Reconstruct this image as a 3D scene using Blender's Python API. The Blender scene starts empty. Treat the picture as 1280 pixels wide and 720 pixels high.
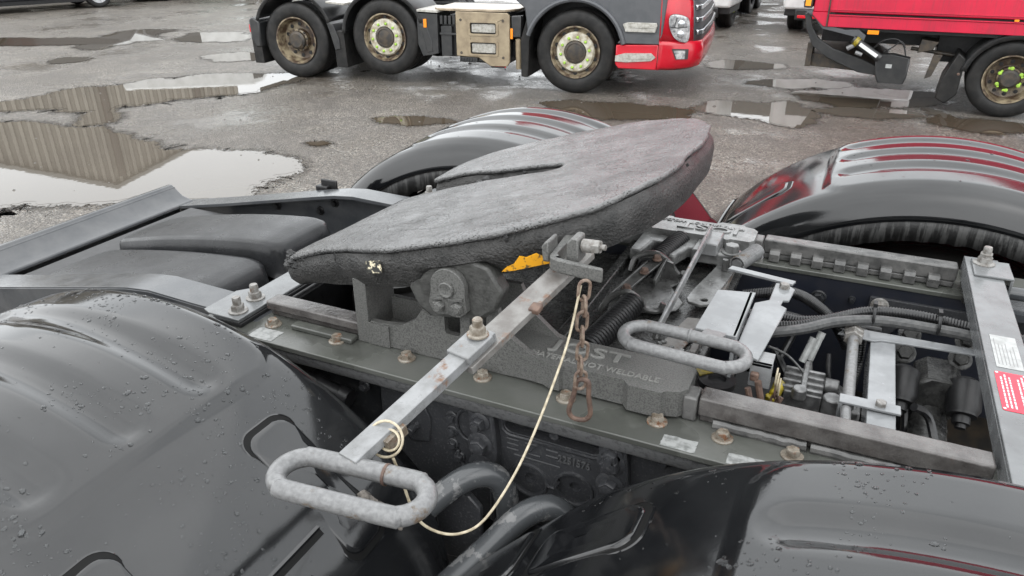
import bpy, math, random
from mathutils import Vector, Matrix, noise
from mathutils.geometry import tessellate_polygon

R = math.radians
SC = bpy.context.scene
COL = SC.collection
random.seed(7)

# ------------------------------------------------------------------ camera
yaw, pit, rol = R(-25.007), R(25.957), R(-0.313)
cf = Vector((math.sin(yaw) * math.cos(pit), math.cos(yaw) * math.cos(pit), -math.sin(pit)))
cr = Vector((math.cos(yaw), -math.sin(yaw), 0))
cu = cr.cross(cf)
cr, cu = cr * math.cos(rol) + cu * math.sin(rol), cu * math.cos(rol) - cr * math.sin(rol)
cam_d = bpy.data.cameras.new('camera')
cam_d.sensor_width = 36
cam_d.lens = 26
cam_d.clip_start = .02
cam_d.clip_end = 600
cam = bpy.data.objects.new('camera', cam_d)
COL.objects.link(cam)
CAM = Vector((0.659, -1.564, 1.793))
mw = Matrix((cr, cu, -cf)).transposed().to_4x4()
mw.translation = CAM
cam.matrix_world = mw
SC.camera = cam

# ------------------------------------------------------------------ overcast sky, soft sun, exposure
W = bpy.data.worlds.new('World')
SC.world = W
W.use_nodes = True
wn, wl = W.node_tree.nodes, W.node_tree.links
wn.clear()
sky = wn.new('ShaderNodeTexSky')
sky.sky_type = 'NISHITA'
sky.sun_disc = False
sky.sun_elevation = R(48)
sky.sun_rotation = R(150)
sky.dust_density = 4
hs = wn.new('ShaderNodeHueSaturation')
hs.inputs['Saturation'].default_value = .12
cl_n = wn.new('ShaderNodeTexNoise')
cl_n.inputs['Scale'].default_value = 2.2
cl_n.inputs['Detail'].default_value = 5
cl_r = wn.new('ShaderNodeValToRGB')
cl_r.color_ramp.elements[0].position = .3
cl_r.color_ramp.elements[0].color = (8.0, 8.3, 8.55, 1)
cl_r.color_ramp.elements[1].position = .7
cl_r.color_ramp.elements[1].color = (10.6, 10.9, 11.1, 1)
mxs = wn.new('ShaderNodeMix')
mxs.data_type = 'RGBA'
mxs.inputs[0].default_value = .85
bg = wn.new('ShaderNodeBackground')
bg.inputs['Strength'].default_value = .1
wo = wn.new('ShaderNodeOutputWorld')
tcw = wn.new('ShaderNodeTexCoord')
wl.new(tcw.outputs['Generated'], cl_n.inputs['Vector'])
wl.new(cl_n.outputs['Fac'], cl_r.inputs['Fac'])
wl.new(sky.outputs[0], hs.inputs['Color'])
wl.new(hs.outputs[0], mxs.inputs[6])
wl.new(cl_r.outputs[0], mxs.inputs[7])
# an overcast sky is brighter overhead than at the horizon
sxyz = wn.new('ShaderNodeSeparateXYZ')
wl.new(tcw.outputs['Generated'], sxyz.inputs[0])
grd = wn.new('ShaderNodeMapRange')
grd.inputs['To Min'].default_value = .97
grd.inputs['To Max'].default_value = 1.05
wl.new(sxyz.outputs['Z'], grd.inputs['Value'])
mul = wn.new('ShaderNodeVectorMath')
mul.operation = 'SCALE'
wl.new(mxs.outputs[2], mul.inputs[0])
wl.new(grd.outputs[0], mul.inputs['Scale'])
wl.new(mul.outputs[0], bg.inputs['Color'])
wl.new(bg.outputs[0], wo.inputs['Surface'])

sun_d = bpy.data.lights.new('sun', 'SUN')
sun_d.energy = .6
sun_d.angle = R(150)
sun_d.color = (1, .97, .93)
sun = bpy.data.objects.new('sun', sun_d)
COL.objects.link(sun)
sun.rotation_euler = (R(42), 0, R(-30))
SC.view_settings.view_transform = 'Standard'
SC.view_settings.look = 'None'
SC.view_settings.exposure = 1.46
SC.view_settings.gamma = 1


# ------------------------------------------------------------------ mesh helpers
def V(*a):
    return Vector(a)


class M:
    """Collects shapes; build() links them as one mesh object."""

    def __init__(s):
        s.v, s.f = [], []

    def add(s, vs, fs):
        n = len(s.v)
        s.v += [tuple(x) for x in vs]
        s.f += [tuple(i + n for i in f) for f in fs]
        return s

    def box(s, x0, x1, y0, y1, z0, z1, mat=None):
        vs = [V(x, y, z) for x in (x0, x1) for y in (y0, y1) for z in (z0, z1)]
        if mat is not None:
            vs = [mat @ p for p in vs]
        return s.add(vs, [(0, 1, 3, 2), (4, 6, 7, 5), (0, 4, 5, 1), (2, 3, 7, 6), (0, 2, 6, 4), (1, 5, 7, 3)])

    def bar(s, p0, p1, w, h, up=(0, 0, 1)):
        """box from p0 to p1, w wide (sideways), h tall (along up), centred"""
        p0, p1 = V(*p0), V(*p1)
        d = (p1 - p0)
        L = d.length
        d.normalize()
        sd = d.cross(V(*up)).normalized()
        u = sd.cross(d)
        m = Matrix((d, sd, u)).transposed().to_4x4()
        m.translation = p0
        return s.box(0, L, -w / 2, w / 2, -h / 2, h / 2, m)

    def prism(s, poly, ax, a0, a1, holes=(), mat=None):
        """2-D outline (list of pairs) extruded along axis ax from a0 to a1"""
        def p3(q, a):
            if ax == 'y':
                r = V(q[0], a, q[1])
            elif ax == 'z':
                r = V(q[0], q[1], a)
            else:
                r = V(a, q[0], q[1])
            return mat @ r if mat is not None else r
        loops = [list(poly)] + [list(h) for h in holes]
        tris = tessellate_polygon([[V(q[0], q[1], 0) for q in lp] for lp in loops])
        flat = [q for lp in loops for q in lp]
        n = len(flat)
        vs = [p3(q, a0) for q in flat] + [p3(q, a1) for q in flat]
        fs = [tuple(t) for t in tris] + [tuple(i + n for i in reversed(t)) for t in tris]
        o = 0
        for lp in loops:
            k = len(lp)
            for i in range(k):
                a, b = o + i, o + (i + 1) % k
                fs.append((a, b, b + n, a + n))
            o += k
        return s.add(vs, fs)

    def cyl(s, p0, p1, r0, r1=None, n=16, cap=True):
        p0, p1 = V(*p0), V(*p1)
        r1 = r0 if r1 is None else r1
        return s.lathe(p0, p1 - p0, [(r0, 0), (r1, (p1 - p0).length)], n, cap)

    def lathe(s, c, ax, prof, n=24, cap=True, a0=0.0):
        c, ax = V(*c), V(*ax).normalized()
        t = V(0, 0, 1) if abs(ax.z) < .9 else V(1, 0, 0)
        u = ax.cross(t).normalized()
        w = ax.cross(u)
        vs, fs = [], []
        for r, h in prof:
            for i in range(n):
                a = a0 + 2 * math.pi * i / n
                vs.append(c + ax * h + (u * math.cos(a) + w * math.sin(a)) * r)
        for j in range(len(prof) - 1):
            for i in range(n):
                k = (i + 1) % n
                fs.append((j * n + i, j * n + k, (j + 1) * n + k, (j + 1) * n + i))
        if cap:
            fs.append(tuple(range(n - 1, -1, -1)))
            fs.append(tuple((len(prof) - 1) * n + i for i in range(n)))
        return s.add(vs, fs)

    def tube(s, pts, r, n=10, closed=False, rad=None):
        pts = [V(*p) for p in pts]
        k = len(pts)
        vs, fs = [], []
        pu = None
        for i in range(k):
            if closed:
                d = pts[(i + 1) % k] - pts[i - 1]
            else:
                d = pts[min(i + 1, k - 1)] - pts[max(i - 1, 0)]
            d.normalize()
            if pu is None:
                t = V(0, 0, 1) if abs(d.z) < .9 else V(1, 0, 0)
                pu = d.cross(t).normalized()
            pu = (pu - d * pu.dot(d)).normalized()
            w = d.cross(pu)
            rr = rad[i] if rad else r
            for j in range(n):
                a = 2 * math.pi * j / n
                vs.append(pts[i] + (pu * math.cos(a) + w * math.sin(a)) * rr)
        for i in range(k if closed else k - 1):
            a, b = i * n, ((i + 1) % k) * n
            sh = 0
            if closed and i == k - 1:
                sh = min(range(n), key=lambda q: (vs[a] - vs[b + q]).length)
            for j in range(n):
                fs.append((a + j, a + (j + 1) % n, b + (j + 1 + sh) % n, b + (j + sh) % n))
        if not closed:
            fs.append(tuple(range(n - 1, -1, -1)))
            fs.append(tuple((k - 1) * n + j for j in range(n)))
        return s.add(vs, fs)

    def hexa(s, p, d, r, h, washer=0.0):
        """hex head on a flange washer; p is the seat, d the outward direction"""
        p, d = V(*p), V(*d).normalized()
        if washer:
            s.lathe(p, d, [(washer, 0), (washer, .0025), (washer * .86, .0045)], 20)
            p = p + d * .0035
        s.lathe(p, d, [(r, 0), (r, h * .8), (r * .86, h)], 6, a0=random.random())
        return s

    def grid(s, pts):
        nu, nv = len(pts), len(pts[0])
        vs = [p for row in pts for p in row]
        fs = [(i * nv + j, i * nv + j + 1, (i + 1) * nv + j + 1, (i + 1) * nv + j) for i in range(nu - 1) for j in range(nv - 1)]
        return s.add(vs, fs)

    def build(s, name, mat, parent=None, bevel=0, ang=35, smooth=True, seg=2):
        me = bpy.data.meshes.new(name)
        me.from_pydata(s.v, [], s.f)
        me.validate()
        if smooth:
            me.polygons.foreach_set('use_smooth', [True] * len(me.polygons))
            me.set_sharp_from_angle(angle=R(ang))
        import bmesh
        bm = bmesh.new()
        bm.from_mesh(me)
        bmesh.ops.recalc_face_normals(bm, faces=bm.faces)
        bm.to_mesh(me)
        bm.free()
        if mat is not None:
            me.materials.append(mat)
        o = bpy.data.objects.new(name, me)
        COL.objects.link(o)
        if parent is not None:
            o.parent = parent
        if bevel:
            b = o.modifiers.new('bevel', 'BEVEL')
            b.width = bevel
            b.segments = seg
            b.limit_method = 'ANGLE'
            b.angle_limit = R(40)
            b.harden_normals = False
        return o


def tag(o, label=None, cat=None, group=None, kind=None):
    for k, v in (('label', label), ('category', cat), ('group', group), ('kind', kind)):
        if v:
            o[k] = v
    return o


def empty(name, loc=(0, 0, 0), rz=0, parent=None):
    o = bpy.data.objects.new(name, None)
    COL.objects.link(o)
    o.location = loc
    o.rotation_euler = (0, 0, rz)
    o.empty_display_size = .1
    if parent is not None:
        o.parent = parent
    return o


def copy_tree(o, parent=None):
    c = o.copy()
    COL.objects.link(c)
    c.parent = parent
    for ch in list(o.children):
        copy_tree(ch, c)
    return c


def smooth_path(pts, n=6, closed=False):
    """Catmull-Rom through the points"""
    P = [V(*p) for p in pts]
    k = len(P)
    out = []
    for i in range(k if closed else k - 1):
        if closed:
            a, b, c, d = P[i - 1], P[i], P[(i + 1) % k], P[(i + 2) % k]
        else:
            a, b, c, d = P[max(i - 1, 0)], P[i], P[i + 1], P[min(i + 2, k - 1)]
        for j in range(n):
            t = j / n
            out.append(.5 * ((2 * b) + (c - a) * t + (2 * a - 5 * b + 4 * c - d) * t * t + (3 * b - a - 3 * c + d) * t ** 3))
    if not closed:
        out.append(P[-1])
    return out


def resample(pts, step):
    out = [pts[0]]
    acc = 0.0
    for a, b in zip(pts, pts[1:]):
        L = (b - a).length
        if L == 0:
            continue
        t = step - acc
        while t <= L:
            out.append(a.lerp(b, t / L))
            t += step
        acc = (acc + L) % step
    return out


def stadium(cx, cy, lx, ly, n=10):
    """closed 2-D stadium: lx total length along x, ly total width"""
    r = ly / 2
    h = lx / 2 - r
    out = []
    for sgn, a0 in ((1, -90), (-1, 90)):
        for i in range(n + 1):
            a = R(a0 + 180 * i / n)
            out.append((cx + sgn * h + r * math.cos(a), cy + r * math.sin(a)))
    return out


def rrect(x0, x1, y0, y1, r, n=5):
    out = []
    for cx, cy, a0 in ((x1 - r, y1 - r, 0), (x0 + r, y1 - r, 90), (x0 + r, y0 + r, 180), (x1 - r, y0 + r, 270)):
        for i in range(n + 1):
            a = R(a0 + 90 * i / n)
            out.append((cx + r * math.cos(a), cy + r * math.sin(a)))
    return out


def circle2(cx, cy, r, n=20):
    return [(cx + r * math.cos(2 * math.pi * i / n), cy + r * math.sin(2 * math.pi * i / n)) for i in range(n)]


def text(name, body, size, depth, mat, parent, mtx, sx=1.0):
    cu_ = bpy.data.curves.new(name, 'FONT')
    cu_.body = body
    cu_.size = size
    cu_.extrude = depth
    cu_.bevel_depth = depth * .25
    cu_.resolution_u = 3
    t = bpy.data.objects.new(name + '_tmp', cu_)
    COL.objects.link(t)
    dg = bpy.context.evaluated_depsgraph_get()
    me = bpy.data.meshes.new_from_object(t.evaluated_get(dg))
    bpy.data.objects.remove(t)
    bpy.data.curves.remove(cu_)
    me.transform(mtx @ Matrix.Diagonal((sx, 1, 1, 1)))
    me.materials.clear()
    me.materials.append(mat)
    me.name = name
    o = bpy.data.objects.new(name, me)
    COL.objects.link(o)
    o.parent = parent
    return o


def fnoise(x, y, z=0.0, oct_=3):
    s, a, f = 0, 1, 1
    for _ in range(oct_):
        s += a * noise.noise(V(x * f, y * f, z * f + 3.1))
        a *= .5
        f *= 2.1
    return s


# ------------------------------------------------------------------ materials
def mk(name, col, rough=.5, metal=0.0, col2=None, cs=18, lo=.4, hi=.62, bump=0.0, bs=150, bd=.004,
       rust=0.0, rs=9, rustcol=(.15, .06, .028), wet=0.0, ws=6, rough2=None, coat=0.0, spec=.5, ior=1.5,
       drops=0.0, dscale=70, emit=None, streak=0.0, drag=0.0):
    m = bpy.data.materials.new(name)
    m.use_nodes = True
    nt = m.node_tree
    N, L = nt.nodes, nt.links
    b = N['Principled BSDF']
    b.inputs['Roughness'].default_value = rough
    b.inputs['Metallic'].default_value = metal
    b.inputs['IOR'].default_value = ior
    b.inputs['Specular IOR Level'].default_value = spec
    b.inputs['Coat Weight'].default_value = coat
    b.inputs['Coat Roughness'].default_value = .04
    tc = N.new('ShaderNodeTexCoord')
    vec = tc.outputs['Object']

    def nz(scale, detail=6, rough_=.6, v=None):
        n = N.new('ShaderNodeTexNoise')
        n.inputs['Scale'].default_value = scale
        n.inputs['Detail'].default_value = detail
        n.inputs['Roughness'].default_value = rough_
        L.new(v or vec, n.inputs['Vector'])
        return n.outputs['Fac']

    def ramp(src, a, c, v0=0.0, v1=1.0):
        r = N.new('ShaderNodeMapRange')
        r.inputs['From Min'].default_value = a
        r.inputs['From Max'].default_value = c
        r.inputs['To Min'].default_value = v0
        r.inputs['To Max'].default_value = v1
        L.new(src, r.inputs['Value'])
        return r.outputs['Result']

    def mix(f, a, c):
        x = N.new('ShaderNodeMix')
        x.data_type = 'RGBA'
        L.new(f, x.inputs[0])
        for s_, i in ((a, 6), (c, 7)):
            if isinstance(s_, tuple):
                x.inputs[i].default_value = (*s_, 1)
            else:
                L.new(s_, x.inputs[i])
        return x.outputs[2]

    def mixf(f, a, c):
        x = N.new('ShaderNodeMix')
        L.new(f, x.inputs[0])
        for s_, i in ((a, 2), (c, 3)):
            if isinstance(s_, (int, float)):
                x.inputs[i].default_value = s_
            else:
                L.new(s_, x.inputs[i])
        return x.outputs[0]

    c_out, r_out = col, rough
    if col2:
        c_out = mix(ramp(nz(cs), lo, hi), col, col2)
    if rough2 is not None:
        r_out = mixf(ramp(nz(cs * 1.7), .35, .65), rough, rough2)
    if streak:
        mp = N.new('ShaderNodeMapping')
        mp.inputs['Scale'].default_value = (60, 60, 3)
        L.new(vec, mp.inputs['Vector'])
        f = ramp(nz(1, 5, .6, mp.outputs['Vector']), .52, .62, 0, streak)
        c_out = mix(f, c_out, (.035, .035, .035))
    if drag:
        mp = N.new('ShaderNodeMapping')
        mp.inputs['Scale'].default_value = (5, 55, 5)
        mp.inputs['Rotation'].default_value = (0, 0, .12)
        L.new(vec, mp.inputs['Vector'])
        f = ramp(nz(1, 6, .65, mp.outputs['Vector']), .54, .68, 0, drag)
        c_out = mix(f, c_out, (.016, .016, .016))
        f2 = ramp(nz(1.7, 6, .65, mp.outputs['Vector']), .60, .70, 0, drag)
        c_out = mix(f2, c_out, (.19, .19, .19))
    if wet:
        f = ramp(nz(ws, 4), .5 - .02, .5 + .05, 0, wet)
        r_out = mixf(f, r_out, .06)
        c_out = mix(f, c_out, tuple(x * .6 for x in (col if isinstance(c_out, tuple) else col)))
    if rust:
        t0 = .78 - .38 * rust
        f = ramp(nz(rs, 8, .7), t0, t0 + .07)
        rc = mix(ramp(nz(rs * 6), .35, .65), rustcol, tuple(x * .45 for x in rustcol))
        c_out = mix(f, c_out, rc)
        r_out = mixf(f, r_out, .8)
        if metal:
            L.new(mixf(f, metal, 0.0), b.inputs['Metallic'])
    if isinstance(c_out, tuple):
        b.inputs['Base Color'].default_value = (*c_out, 1)
    else:
        L.new(c_out, b.inputs['Base Color'])
    if not isinstance(r_out, (int, float)):
        L.new(r_out, b.inputs['Roughness'])
    if bump or drops:
        bp = N.new('ShaderNodeBump')
        bp.inputs['Distance'].default_value = bd
        bp.inputs['Strength'].default_value = max(bump, drops) if not (bump and drops) else 1.0
        h = None
        if bump:
            h = nz(bs, 5, .6)
        if drops:
            vo = N.new('ShaderNodeTexVoronoi')
            vo.inputs['Scale'].default_value = dscale
            L.new(vec, vo.inputs['Vector'])
            dd = ramp(vo.outputs['Distance'], .12, .34, drops, 0)
            msk = ramp(nz(11, 3), .46, .56)
            mu = N.new('ShaderNodeMath')
            mu.operation = 'MULTIPLY'
            L.new(dd, mu.inputs[0])
            L.new(msk, mu.inputs[1])
            if h:
                a1 = N.new('ShaderNodeMath')
                a1.operation = 'MULTIPLY_ADD'
                L.new(h, a1.inputs[0])
                a1.inputs[1].default_value = bump
                L.new(mu.outputs[0], a1.inputs[2])
                h = a1.outputs[0]
            else:
                h = mu.outputs[0]
        L.new(h, bp.inputs['Height'])
        L.new(bp.outputs[0], b.inputs['Normal'])
        if coat:
            L.new(bp.outputs[0], b.inputs['Coat Normal'])
    if emit:
        b.inputs['Emission Color'].default_value = (*emit[:3], 1)
        b.inputs['Emission Strength'].default_value = emit[3]
    return m


MT = {}
MT['guard'] = mk('mudguard_plastic', (.0045, .0048, .0055), .07, col2=(.010, .0105, .0112), cs=4, rough2=.13, ior=1.56, bump=.05, bs=260, bd=.001)
MT['guard_under'] = mk('mudguard_underside', (.006, .006, .006), 1.0, spec=0)
MT['groove'] = mk('dark_groove', (.004, .004, .004), .6, spec=.15)  # near-black that paints the shade in grooves and joints
MT['greasetop'] = mk('old_grease', (.1, .1, .1), .3, col2=(.055, .055, .055), cs=9, rough2=.17, spec=.8, bump=.85, bs=150, bd=.006, drops=1.0, dscale=190, drag=.6)
MT['greaseside'] = mk('greasy_casting', (.034, .033, .032), .45, col2=(.014, .014, .0135), cs=22, rough2=.3, spec=.4, bump=1.0, bs=170, bd=.006)
MT['crust'] = mk('grease_crust', (.012, .012, .012), .42, bump=1, bs=160, bd=.008)
MT['cast'] = mk('cast_iron_grey', (.105, .105, .1), .46, col2=(.05, .05, .048), cs=330, lo=.45, hi=.62, rough2=.36, bump=.5, bs=420, bd=.002)
MT['castsheen'] = mk('wet_casting_sheen', (.17, .172, .17), .3, col2=(.07, .07, .068), cs=22, rough2=.1, bump=.3, bs=120, bd=.003)  # base colour paled to stand for sky gleam on wet castings
MT['castdark'] = mk('dark_oily_casting', (.02, .02, .02), .34, col2=(.045, .045, .043), cs=40, spec=.4, rough2=.16, bump=.4, bs=140, bd=.003)
MT['letter'] = mk('cast_lettering', (.16, .16, .152), .45, bump=.2, bs=200, bd=.002)
MT['plate'] = mk('olive_grey_plate', (.068, .071, .063), .3, col2=(.085, .087, .08), cs=9, wet=.6, ws=5, bump=.12, bs=180, bd=.002, rust=.18, rs=16, rustcol=(.07, .055, .04))
MT['rail'] = mk('frame_rail_paint', (.018, .019, .021), .42, col2=(.04, .04, .04), cs=60, lo=.54, hi=.68, spec=.3, rough2=.3, bump=.2, bs=120, bd=.002)
MT['railtop'] = mk('rail_paint_grey', (.042, .045, .049), .24, col2=(.06, .062, .065), cs=12, rough2=.15, bump=.15, bs=160, bd=.002, rust=.1, rs=14, rustcol=(.3, .29, .26))
MT['bar'] = mk('worn_steel_bar', (.105, .103, .1), .4, col2=(.05, .05, .049), cs=26, rough2=.25, bump=.45, bs=90, bd=.003, rust=.32, rs=11, rustcol=(.11, .05, .035))
MT['barrust'] = mk('rusty_steel_bar', (.1, .094, .09), .36, col2=(.055, .05, .048), cs=26, rough2=.18, bump=.45, bs=90, bd=.003, rust=.42, rs=9, rustcol=(.075, .035, .024))
MT['galv'] = mk('galvanised_tube', (.17, .171, .172), .38, col2=(.1, .101, .102), cs=140, lo=.34, hi=.68, rough2=.3, bump=.35, bs=200, bd=.0015, rust=.5, rs=18, rustcol=(.12, .08, .045))
MT['steel'] = mk('grey_painted_steel', (.2, .204, .208), .38, col2=(.13, .132, .132), cs=26, rough2=.24, bump=.25, bs=120, bd=.001, rust=.46, rs=12, rustcol=(.17, .09, .05))
MT['crossbar'] = mk('cross_bar_paint', (.13, .135, .138), .3, col2=(.1, .103, .105), cs=20, rough2=.18, bump=.1, bs=140, bd=.001, rust=.1, rs=30)
MT['steelrust'] = mk('rust_edged_steel', (.16, .155, .147), .48, col2=(.1, .092, .085), cs=34, bump=.4, bs=110, bd=.002, rust=.62, rs=14, rustcol=(.17, .085, .045))
MT['bracket'] = mk('pale_grey_bracket', (.215, .222, .228), .28, col2=(.155, .16, .165), cs=14, rough2=.14, wet=.3, ws=9, bump=.08, bs=120, bd=.001)
MT['zinc'] = mk('zinc_bolt', (.2, .195, .185), .4, col2=(.11, .1, .09), cs=120, rough2=.25, rust=.35, rs=40, rustcol=(.2, .1, .05))
MT['rustbolt'] = mk('rusty_bolt', (.2, .18, .15), .32, col2=(.1, .08, .06), cs=60, rough2=.2, rust=.6, rs=50, rustcol=(.17, .075, .034))
MT['rust'] = mk('rusty_iron', (.12, .075, .055), .65, col2=(.06, .036, .028), cs=70, bump=.6, bs=240, bd=.002, rust=.4, rs=40)
MT['chain'] = mk('rusty_chain', (.2, .155, .12), .55, col2=(.085, .05, .035), cs=90, bump=.4, bs=260, bd=.001)
MT['wire'] = mk('coated_wire', (.42, .37, .27), .4, col2=(.26, .22, .15), cs=90)
MT['hose'] = mk('black_hose', (.011, .011, .012), .4, col2=(.03, .03, .029), cs=60, lo=.52, hi=.68, rough2=.28)
MT['pipe'] = mk('dusty_hose', (.03, .031, .032), .42, col2=(.06, .06, .059), cs=110)
MT['black'] = mk('black_part', (.009, .009, .0095), .42, col2=(.016, .016, .017), cs=30, spec=.35, bump=.2, bs=80, bd=.003)
MT['blackwet'] = mk('black_cover_plastic', (.012, .0125, .0135), .26, col2=(.022, .0225, .024), cs=8, rough2=.36, spec=.22, bump=.3, bs=150, bd=.002, drops=.2, dscale=150)
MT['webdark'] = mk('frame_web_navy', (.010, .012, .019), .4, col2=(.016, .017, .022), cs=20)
MT['tubegrey'] = mk('tube_grey_paint', (.05, .053, .056), .28, col2=(.13, .13, .13), cs=24, lo=.56, hi=.6, rough2=.16, bump=.1, bs=130, bd=.002)
MT['webcast'] = mk('web_casting', (.033, .034, .037), .42, col2=(.075, .075, .076), cs=190, lo=.54, hi=.7, rough2=.28, spec=.32, bump=.3, bs=160, bd=.002)
MT['alu'] = mk('aluminium_casting', (.2, .2, .2), .42, .5, col2=(.1, .1, .1), cs=50, bump=.2, bs=120, bd=.002)
MT['yellow'] = mk('yellow_plastic', (.3, .23, .012), .45, col2=(.1, .08, .012), cs=50)
MT['reflector'] = mk('amber_reflector', (.58, .27, .008), .35, col2=(.1, .06, .02), cs=90, lo=.55, hi=.62)
MT['whiterefl'] = mk('white_reflector', (.7, .63, .46), .4, col2=(.04, .04, .038), cs=120, lo=.42, hi=.5)
MT['paper'] = mk('paper_label', (.33, .34, .335), .5, col2=(.25, .255, .25), cs=60)
MT['palepatch'] = mk('worn_pale_patch', (.24, .245, .24), .4, col2=(.12, .124, .12), cs=70, lo=.45, hi=.62)
MT['redlabel'] = mk('red_label', (.5, .02, .045), .35)
MT['whiteink'] = mk('white_print', (.6, .58, .58), .5)
MT['greyink'] = mk('grey_print', (.2, .2, .2), .5)
MT['rubber'] = mk('tyre_rubber', (.008, .008, .008), .55, col2=(.019, .018, .017), cs=9, rough2=.4, spec=.3, bump=.2, bs=60, bd=.004)
MT['rim'] = mk('dirty_rim', (.26, .215, .14), .4, col2=(.05, .03, .018), cs=9, lo=.36, hi=.56, rough2=.6)
MT['rimpale'] = mk('pale_hub_paint', (.5, .48, .41), .45, col2=(.25, .21, .14), cs=13)
MT['rimdark'] = mk('dark_rim', (.022, .02, .018), .5, col2=(.06, .045, .03), cs=14)
MT['nutgreen'] = mk('fluorescent_indicator', (.33, .54, .05), .45, col2=(.2, .34, .05), cs=60)
MT['red'] = mk('red_paint', (.48, .004, .018), .22, coat=.4, col2=(.4, .004, .015), cs=3)
MT['redbox'] = mk('red_box_panel', (.5, .004, .034), .4, col2=(.4, .004, .03), cs=2.5, streak=.18)
MT['greycab'] = mk('grey_cab_plastic', (.06, .064, .07), .42, col2=(.075, .078, .084), cs=8)
MT['darkcab'] = mk('black_cab_plastic', (.016, .017, .018), .35, col2=(.028, .028, .028), cs=10)
MT['tank'] = mk('dirty_tank_cover', (.29, .235, .155), .4, col2=(.17, .13, .085), cs=7, lo=.38, hi=.7)
MT['tanktop'] = mk('wet_deck', (.36, .29, .21), .3, col2=(.2, .16, .11), cs=9)
MT['stepalu'] = mk('step_aluminium', (.4, .39, .36), .4, col2=(.25, .24, .21), cs=30)
MT['chrome'] = mk('bright_trim', (.5, .52, .54), .18, .9)
MT['lens'] = mk('headlight_lens', (.5, .5, .5), .08, .25, col2=(.16, .16, .17), cs=22)
MT['glass'] = mk('cab_glass', (.012, .015, .017), .05)
MT['amber'] = mk('amber_lens', (.8, .24, .01), .25)
MT['redlens'] = mk('red_lens', (.65, .01, .02), .25)
MT['white'] = mk('white_paint', (.72, .73, .72), .3, col2=(.6, .61, .6), cs=4)
MT['carpaint'] = mk('dark_car_paint', (.012, .013, .017), .14, coat=.5)
MT['alloy'] = mk('alloy_rim', (.55, .56, .57), .3, .6)
MT['orange'] = mk('orange_tape', (.85, .3, .01), .35)
MT['clad'] = mk('cladding_sheet', (.3, .275, .23), .5, col2=(.22, .2, .17), cs=1.2)
MT['roof'] = mk('roof_sheet', (.2, .2, .19), .6)
MT['pipebrown'] = mk('brown_downpipe', (.045, .03, .022), .5)
MT['stone'] = mk('loose_stone', (.13, .12, .11), .5, col2=(.06, .055, .05), cs=30)

mw_ = bpy.data.materials.new('rain_water')
mw_.use_nodes = True
b_ = mw_.node_tree.nodes['Principled BSDF']
b_.inputs['Base Color'].default_value = (.9, .92, .93, 1)
b_.inputs['Roughness'].default_value = .02
b_.inputs['IOR'].default_value = 1.33
b_.inputs['Transmission Weight'].default_value = 1
MT['drop'] = mw_


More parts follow.
